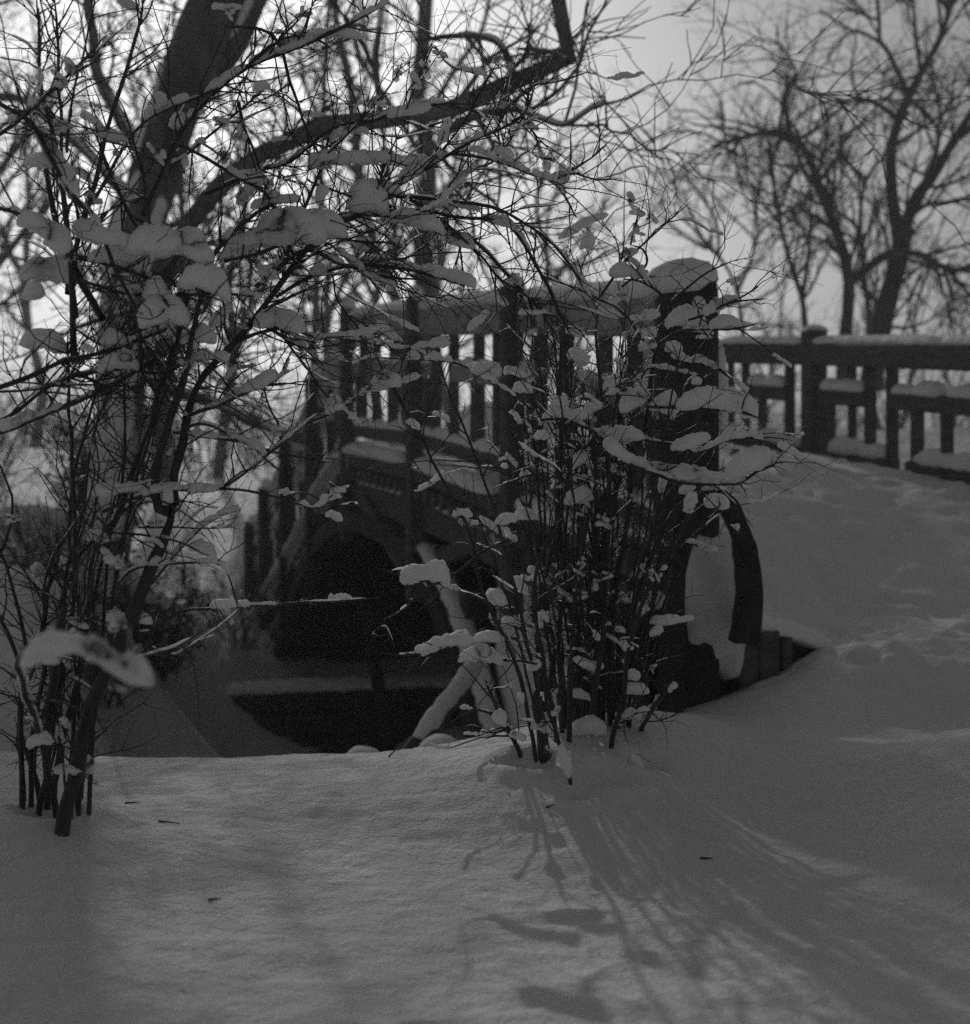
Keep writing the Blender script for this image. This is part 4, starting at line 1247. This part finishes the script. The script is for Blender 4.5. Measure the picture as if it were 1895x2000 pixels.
def tree_from(name, label, limbs, Y, base, levels, mat, group=None, snow=False, dy=0.6):
    root = thing(name, label, 'tree', base, group)
    PA, RA = [], []
    for j, lm in enumerate(limbs):
        pts, w0, w1 = lm[:3]
        n = len(pts)
        yl = lm[3] if len(lm) > 3 else (Y, Y)
        ys = np.interp(np.linspace(0, 1, n), np.linspace(0, 1, len(yl)), yl) + np.cumsum(np.r_[0, rng.normal(0, dy / max(n, 2), n - 1)])
        W = smooth_path([P3(px, py, yy) for (px, py), yy in zip(pts, ys)], 22)
        r = np.linspace(w0, w1, 22) / 2 / F * np.clip(W[:, 1], 2, None) * (1 + .06 * vnoise(W, 2.0) + .10 * vnoise(W + 5, 7.0))
        V, Fq = tubes(W[None], r[None], 12 if w0 > 20 else 7)
        if w0 > 20:
            V = V + vnoise(V, 5.0)[:, None] * .015
        obj('trunk' if j == 0 else 'limb', V, Fq, mat, root)
        if snow and w0 > 8:
            L = rng.uniform(.6, .95)
            sel = W[1:int(22 * L)]
            obj('limb_snow', *clump(sel + np.array((-.15, -.35, .8)) * (r[1:int(22 * L), None] * .6), float(r.mean()) * 1.0, float(r.mean()) * 1.25, amp=.15), M_SNOWB, root)
        PA.append(W)
        RA.append(r)
    PA, RA = np.array(PA), np.array(RA)
    parts = []
    cur = (PA, RA)
    for (n, t0, lmin, lmax, ang, wig, up, rmax, K, S) in levels:
        cur = kids(cur[0], cur[1], n, t0, 1.0, lmin, lmax, ang, K, wig, up, rmax, .004)
        parts.append(tubes(cur[0], cur[1], S))
    obj('crown', *join(parts), mat, root, kind='stuff')
    return root


LV = [(7, .3, .8, 2.2, 48, .2, .12, .03, 7, 4), (5.5, .15, .35, 1.1, 45, .2, .08, .012, 6, 3), (3, .1, .15, .5, 42, .2, .06, .008, 4, 3)]
tree_from('bare_tree', 'thick forked bare tree behind the railing, rightmost of the sharp dark trunks', [
    ([(1700, 760), (1717, 649), (1751, 522), (1766, 440)], 46, 36), ([(1760, 470), (1745, 405), (1741, 354), (1743, 280), (1766, 209), (1799, 142), (1840, 67), (1870, -40)], 28, 9),
    ([(1764, 450), (1792, 384), (1822, 343), (1860, 280), (1910, 200)], 30, 12), ([(1775, 185), (1736, 104), (1719, 80), (1717, 37), (1710, -40)], 12, 6), ([(1721, 84), (1690, 66), (1658, 56), (1600, 20)], 8, 4),
    ([(1757, 235), (1717, 205), (1673, 194), (1624, 209), (1590, 250)], 12, 5), ([(1770, 430), (1810, 400), (1850, 395), (1910, 380)], 12, 6), ([(1800, 370), (1830, 290), (1835, 240), (1860, 190)], 12, 6), ([(1755, 500), (1810, 520), (1880, 560)], 8, 4),
    ([(1799, 142), (1790, 80), (1785, 20), (1780, -40)], 10, 5)], 20, P3(1700, 850, 20), LV, M_TRUNK)
tree_from('bare_tree', 'slender bare tree behind the railing whose crown bends over to the left', [
    ([(1645, 760), (1652, 649), (1658, 552), (1643, 478), (1613, 396), (1594, 343), (1576, 299), (1553, 272), (1523, 257)], 28, 14), ([(1523, 257), (1480, 262), (1419, 278), (1390, 285)], 14, 5), ([(1523, 257), (1530, 200), (1546, 157), (1553, 134), (1520, 80)], 9, 4),
    ([(1661, 552), (1729, 500), (1792, 496), (1844, 522), (1900, 530)], 20, 10), ([(1580, 320), (1540, 325), (1505, 318)], 8, 4), ([(1615, 400), (1660, 430), (1690, 470)], 7, 4), ([(1553, 272), (1600, 250), (1650, 200)], 8, 4)], 19, P3(1645, 850, 19), LV, M_TRUNK)
tree_from('bare_tree', 'thin bare tree with two close stems, left of the slender leaning one', [
    ([(1578, 740), (1572, 627), (1565, 575), (1546, 522), (1527, 448), (1520, 403), (1505, 328), (1500, 250)], 14, 5), ([(1523, 410), (1542, 354), (1550, 300)], 7, 3), ([(1567, 580), (1579, 504), (1583, 410), (1580, 340)], 10, 4), ([(1530, 450), (1490, 430), (1450, 400)], 6, 3)], 21, P3(1578, 850, 21), LV, M_TRUNK)
tree_from('bare_tree', 'thin straight bare tree between the two thick forked trunks', [
    ([(1705, 760), (1699, 634), (1684, 504), (1680, 429), (1691, 351), (1725, 306), (1750, 240)], 14, 5), ([(1691, 351), (1660, 320), (1643, 291), (1640, 230)], 9, 4), ([(1682, 480), (1650, 470), (1600, 470)], 6, 3)], 22, P3(1705, 850, 22), LV, M_TRUNK)
tree_from('bare_tree', 'low spreading bare tree just right of the capped newel post', [
    ([(1460, 760), (1450, 640), (1434, 552), (1404, 500), (1363, 455), (1326, 422)], 12, 4), ([(1440, 570), (1470, 500), (1480, 440), (1470, 380)], 9, 3), ([(1404, 500), (1400, 440), (1370, 380), (1340, 340)], 8, 3), ([(1450, 600), (1520, 560), (1560, 500)], 7, 3)], 24, P3(1460, 850, 24), LV, M_FAR)

# the big old tree on the left with its long limb
LVB = [(6, .2, .4, 1.2, 50, .2, .05, .017, 7, 5), (6, .15, .25, .8, 48, .22, .03, .010, 6, 3), (3, .1, .1, .4, 45, .2, .03, .006, 4, 3)]
oldt = tree_from('old_tree', 'massive leaning tree at upper left with a long snowy limb reaching right', [
    ([(205, 1200), (225, 1000), (235, 850), (245, 650), (262, 500), (300, 350), (345, 200), (400, 60), (450, -60)], 72, 112),
    ([(265, 650), (300, 560), (350, 465), (400, 400), (450, 345), (496, 310), (597, 256), (712, 237), (861, 218), (936, 188), (1010, 157), (1085, 136), (1112, 112), (1115, 85), (1100, 40), (1085, -20)], 46, 34, (11.4, 7.6, 7.0, 7.1, 7.5, 7.4, 7.3, 7.2, 7.1, 7.0, 6.9, 6.9, 6.85, 6.8, 6.8)),
    ([(1003, 157), (996, 123), (977, 86), (936, 71), (876, 71), (820, 80)], 17, 8, (7.0, 7.0)), ([(1110, 122), (1085, 104), (1037, 97), (1010, 95)], 13, 6, (6.95, 7.0)), ([(740, 235), (742, 202), (734, 123), (742, 52), (750, -20)], 15, 9, (7.4, 7.4)),
    ([(860, 262), (900, 240), (936, 224), (1003, 213), (1048, 228), (1104, 244), (1160, 209), (1219, 194), (1270, 165)], 20, 3, (7.3, 6.8)),
    ([(446, -45), (490, -230), (560, -480), (600, -700)], 100, 24), ([(1088, -10), (1060, -150), (1095, -300), (1080, -420)], 26, 5, (6.8, 6.7)),
    ([(290, 420), (200, 330), (120, 250), (50, 200), (-30, 180)], 26, 14), ([(300, 330), (240, 240), (195, 150), (180, 60), (170, -40)], 30, 20), ([(330, 250), (420, 150), (480, 60), (520, -40)], 40, 34),
    ([(250, 720), (330, 760), (420, 790), (520, 835), (600, 860)], 24, 16)], 11.5, P3(205, 1200, 11.5) , LVB, M_FROST, snow=True, dy=.5)

for q_, w_ in (([(222, 1060), (226, 960), (236, 850), (240, 760), (246, 660)], .135), ([(248, 640), (262, 560), (284, 450), (300, 380)], .15), ([(275, 330), (300, 220), (330, 120)], .10)):
    obj('trunk_snow', *clump([P3(px, py, 11.33) for px, py in q_], w_, .10, amp=.35), M_SNOWB, oldt)
tree_from('bare_tree', 'straight dark trunk rising behind the middle of the bridge railing', [
    ([(832, 900), (828, 590), (824, 448), (839, 336), (816, 187), (824, 112), (835, -40)], 40, 28), ([(820, 300), (760, 200), (700, 100), (690, -20)], 14, 8), ([(830, 240), (880, 150), (940, 60), (960, -30)], 14, 8), ([(826, 420), (890, 380), (950, 330)], 9, 4), ([(828, 480), (770, 440), (700, 430)], 9, 4)],
    24, P3(832, 900, 24), LV, M_TRUNK)
tree_from('bare_tree', 'leaning trunk slanting towards the straight one behind the bridge crest', [
    ([(800, 900), (775, 597), (749, 541), (723, 448), (700, 330), (690, 200), (660, 60), (650, -40)], 28, 12), ([(705, 350), (650, 280), (600, 180), (580, 60)], 12, 6), ([(735, 500), (680, 470), (620, 430)], 10, 5)], 23, P3(800, 900, 23), LV, M_TRUNK)
tree_from('bare_tree', 'thin bare trunk high between the leaning trunk and the massive tree', [
    ([(600, 950), (612, 700), (620, 500), (630, 300), (634, 149), (640, 48), (645, -40)], 15, 9), ([(625, 400), (570, 330), (520, 230)], 9, 4), ([(628, 320), (680, 250), (720, 150)], 9, 4)], 25, P3(600, 950, 25), LV, M_TRUNK)

# ------------------------------------------------------------------ background trees: four grown forms, copied
FORMS = []
for f in range(4):
    h = rng.uniform(6.5, 8.5)
    tr = smooth_path(np.cumsum(np.c_[rng.normal(0, .18, 7), rng.normal(0, .18, 7), np.r_[0, np.full(6, h / 6)]], 0), 22)
    rr = np.linspace(.13, .03, 22)
    L1 = kids(tr[None], rr[None], 13, .18, .95, 1.3, 3.6, 45, 9, .14, .22, .06, .012)
    L2 = kids(L1[0], L1[1], 6, .2, 1, .5, 1.6, 42, 7, .18, .12, .02, .006)
    L3 = kids(L2[0], L2[1], 4.5, .1, 1, .25, .8, 40, 5, .18, .08, .010, .005)
    L4 = kids(L3[0], L3[1], 1.3, .1, 1, .12, .4, 40, 4, .18, .05, .006, .004)
    tm = mesh('trunk', *tubes(tr[None], rr[None], 8), M_FAR)
    cm = mesh('crown', *join([tubes(*L1, 5), tubes(*L2, 3), tubes(*L3, 3), tubes(*L4, 3)]), M_FAR)
    FORMS.append((tm, cm))
spots = [(-9.5, 24, 'bare tree on the snowy hillside beyond the shrub, far left'), (-7.2, 30, None), (-5.4, 27, None), (-3.6, 33, None), (-2.2, 28, None), (-.8, 35, None), (.6, 30, None), (2.0, 36, None),
         (7.4, 34, None), (9.0, 30, None), (11.0, 36, None), (12.8, 31, None), (14, 40, None), (-12, 36, None), (-5.0, 20.5, None), (-6.8, 18.5, None)]
for i, (x, y, lab) in enumerate(spots):
    z = ground_z(x, y)
    big = rng.uniform(.85, 1.25) if x < 3 else rng.uniform(.62, .8)
    lb_, gr_ = (('blurred bare tree on the snowy hillside beyond the tall left shrub', 'bare trees on the left hillside') if x < -4.5 else
                ('blurred bare tree in the thicket far behind the arched bridge', 'bare trees behind the bridge') if x < 5 else ('blurred pale bare tree far behind the ramp railing', 'bare trees behind the ramp railing'))
    r_ = thing('bare_tree', lb_, 'tree', (x, y, z - .1), gr_)
    r_.rotation_euler = (0, 0, rng.uniform(0, 6.28))
    r_.scale = (big, big, big)
    tm, cm = FORMS[i % 4]
    for nm, me in (('trunk', tm), ('crown', cm)):
        o = bpy.data.objects.new(nm, me)
        COL.objects.link(o)
        o.parent = r_
        if nm == 'crown':
            o['kind'] = 'stuff'

# thicket of brush along the far ground
n = 2300
bx = rng.uniform(-26, 30, n)
by = rng.uniform(25, 52, n)
bx = bx * (by / 40)
bz = height(np.stack([bx, by], 1)) - .05
d = nrm(np.c_[rng.normal(0, .35, n), rng.normal(0, .35, n), np.ones(n)])
L = rng.uniform(1.0, 3.4, n)
cur = np.c_[bx, by, bz]
pts = [cur]
for j in range(5):
    d = nrm(d + rng.normal(size=(n, 3)) * .13)
    cur = cur + d * (L / 5)[:, None]
    pts.append(cur)
PB = np.stack(pts, 1)
RB = np.linspace(.016, .005, 6)[None] * rng.uniform(.7, 1.5, n)[:, None]
k1 = kids(PB, RB, 4, .25, 1, .3, 1.0, 40, 5, .15, .1, .009, .005)
th = obj('far_thicket', *join([tubes(PB, RB, 3), tubes(*k1, 3)]), M_FAR, kind='stuff')
th['label'] = 'mass of bare brush along the far ground behind the bridge'

# dark leafy shrub on the left bank with snow on it
def leaf_shrub(name, label, c, rx, h, n, seed):
    global rng
    rng = np.random.default_rng(seed)
    root = thing(name, label, 'shrub', c)
    m_ = 26
    PA = []
    for i in range(m_):
        a_ = rng.uniform(0, 6.28)
        q = np.array(c)
        e = q + np.array((math.cos(a_) * rx * rng.uniform(.3, 1), math.sin(a_) * rx * rng.uniform(.3, 1), h * rng.uniform(.5, 1)))
        PA.append(smooth_path([q, (q + e) / 2 + rng.normal(0, .06, 3) + (0, 0, .08), e], 10))
    PA = np.array(PA)
    RA = np.linspace(.014, .004, 10)[None].repeat(m_, 0)
    Q, S_ = kids(PA, RA, 9, .2, 1, .15, .45, 50, 6, .2, .05, .005, .002)
    obj('stems', *join([tubes(PA, RA, 5), tubes(Q, S_, 3)]), M_TWIG, root, kind='stuff')
    i = rng.integers(len(Q), size=n)
    k = rng.integers(1, 6, n)
    pc = Q[i, k] + rng.normal(0, .025, (n, 3))
    d1 = nrm(rng.normal(size=(n, 3)) + (0, 0, -.3))
    d2 = nrm(np.cross(d1, rng.normal(size=(n, 3))))
    s_ = rng.uniform(.018, .04, n)[:, None]
    V = np.stack([pc, pc + d1 * s_ + d2 * s_ * .45, pc + d1 * s_ * 2, pc + d1 * s_ - d2 * s_ * .45], 1)
    obj('leaves', V, np.arange(n * 4).reshape(-1, 4), M_LEAF, root, kind='stuff')
    for _ in range(16):
        q = Q[rng.integers(len(Q))]
        obj('snow_clump', *clump(q[1:4] + (0, 0, .02), rng.uniform(.04, .08), rng.uniform(.04, .09), amp=.3), M_SNOWB, root)


leaf_shrub('leafy_shrub', 'dark leafy shrub dusted with snow on the bank left of the arch', (-2.65, 10.6, ground_z(-2.65, 10.6)), .45, 1.0, 2600, 5)
leaf_shrub('leafy_shrub', 'dark leafy shrub higher on the bank, behind the left shrub stems', (-3.6, 12.6, ground_z(-3.6, 12.6)), .7, 1.3, 3000, 6)

# small bare shrubs on the far bank
rng = np.random.default_rng(61)
for (x, y, h, lab) in [(-3.3, 9.8, .8, 'small bare shrub on the snowy bank behind the tall left shrub'), (-4.3, 11.2, 1.1, 'bare bush on the bank at the left edge, below the massive tree'), (-2.5, 13.2, .9, 'low bare shrub where the bank meets the far foot of the bridge'),
                       (-2.6, 9.0, .5, 'tuft of dry stems low on the bank above the stream'), (-5.2, 13.5, 1.4, 'taller bare bush up the hillside left of the massive tree')]:
    z = ground_z(x, y)
    r_ = thing('small_shrub', lab, 'shrub', (x, y, z))
    n = 22
    c0 = np.c_[x + rng.normal(0, .12, n), y + rng.normal(0, .12, n), np.full(n, z - .05)]
    d = nrm(np.c_[rng.normal(0, .38, n), rng.normal(0, .38, n), np.ones(n)])
    pts = [c0]
    for j in range(7):
        d = nrm(d + rng.normal(size=(n, 3)) * .12)
        pts.append(pts[-1] + d * (h * rng.uniform(.7, 1.1, n) / 7)[:, None])
    Pq = np.stack(pts, 1)
    Rq = np.linspace(.008, .003, 8)[None].repeat(n, 0)
    A1 = kids(Pq, Rq, 8, .2, 1, .1, .4, 45, 5, .2, .1, .004, .002)
    A2 = kids(A1[0], A1[1], 3, .1, 1, .05, .2, 45, 4, .2, .1, .003, .0015)
    obj('stems', *tubes(Pq, Rq, 5), M_TWIG, r_, kind='stuff')
    obj('twigs', *join([tubes(*A1, 3), tubes(*A2, 3)]), M_TWIG, r_, kind='stuff')
    for _ in range(14):
        q = A1[0][rng.integers(len(A1[0]))]
        obj('snow_clump', *clump(q[1:4], rng.uniform(.02, .04), rng.uniform(.03, .06), amp=.35, S=9), M_SNOWB, r_)

# ------------------------------------------------------------------ winter haze
hz = bpy.data.materials.new('haze')
hz.use_nodes = True
hn = hz.node_tree
hn.nodes.clear()
pv = hn.nodes.new('ShaderNodeVolumePrincipled')
pv.inputs['Color'].default_value = (.95, .95, .95, 1)
pv.inputs['Density'].default_value = 0.0034
pv.inputs['Anisotropy'].default_value = 0.5
ho = hn.nodes.new('ShaderNodeOutputMaterial')
hn.links.new(pv.outputs[0], ho.inputs['Volume'])
x0, x1, y0, y1, z0, z1 = -95, 95, -20, 165, -4.5, 14
V = np.array([(x, y, z) for x in (x0, x1) for y in (y0, y1) for z in (z0, z1)])
obj('haze', V, [[0, 1, 3, 2], [4, 6, 7, 5], [0, 4, 5, 1], [2, 3, 7, 6], [0, 2, 6, 4], [1, 5, 7, 3]], hz, smooth=False, kind='stuff')
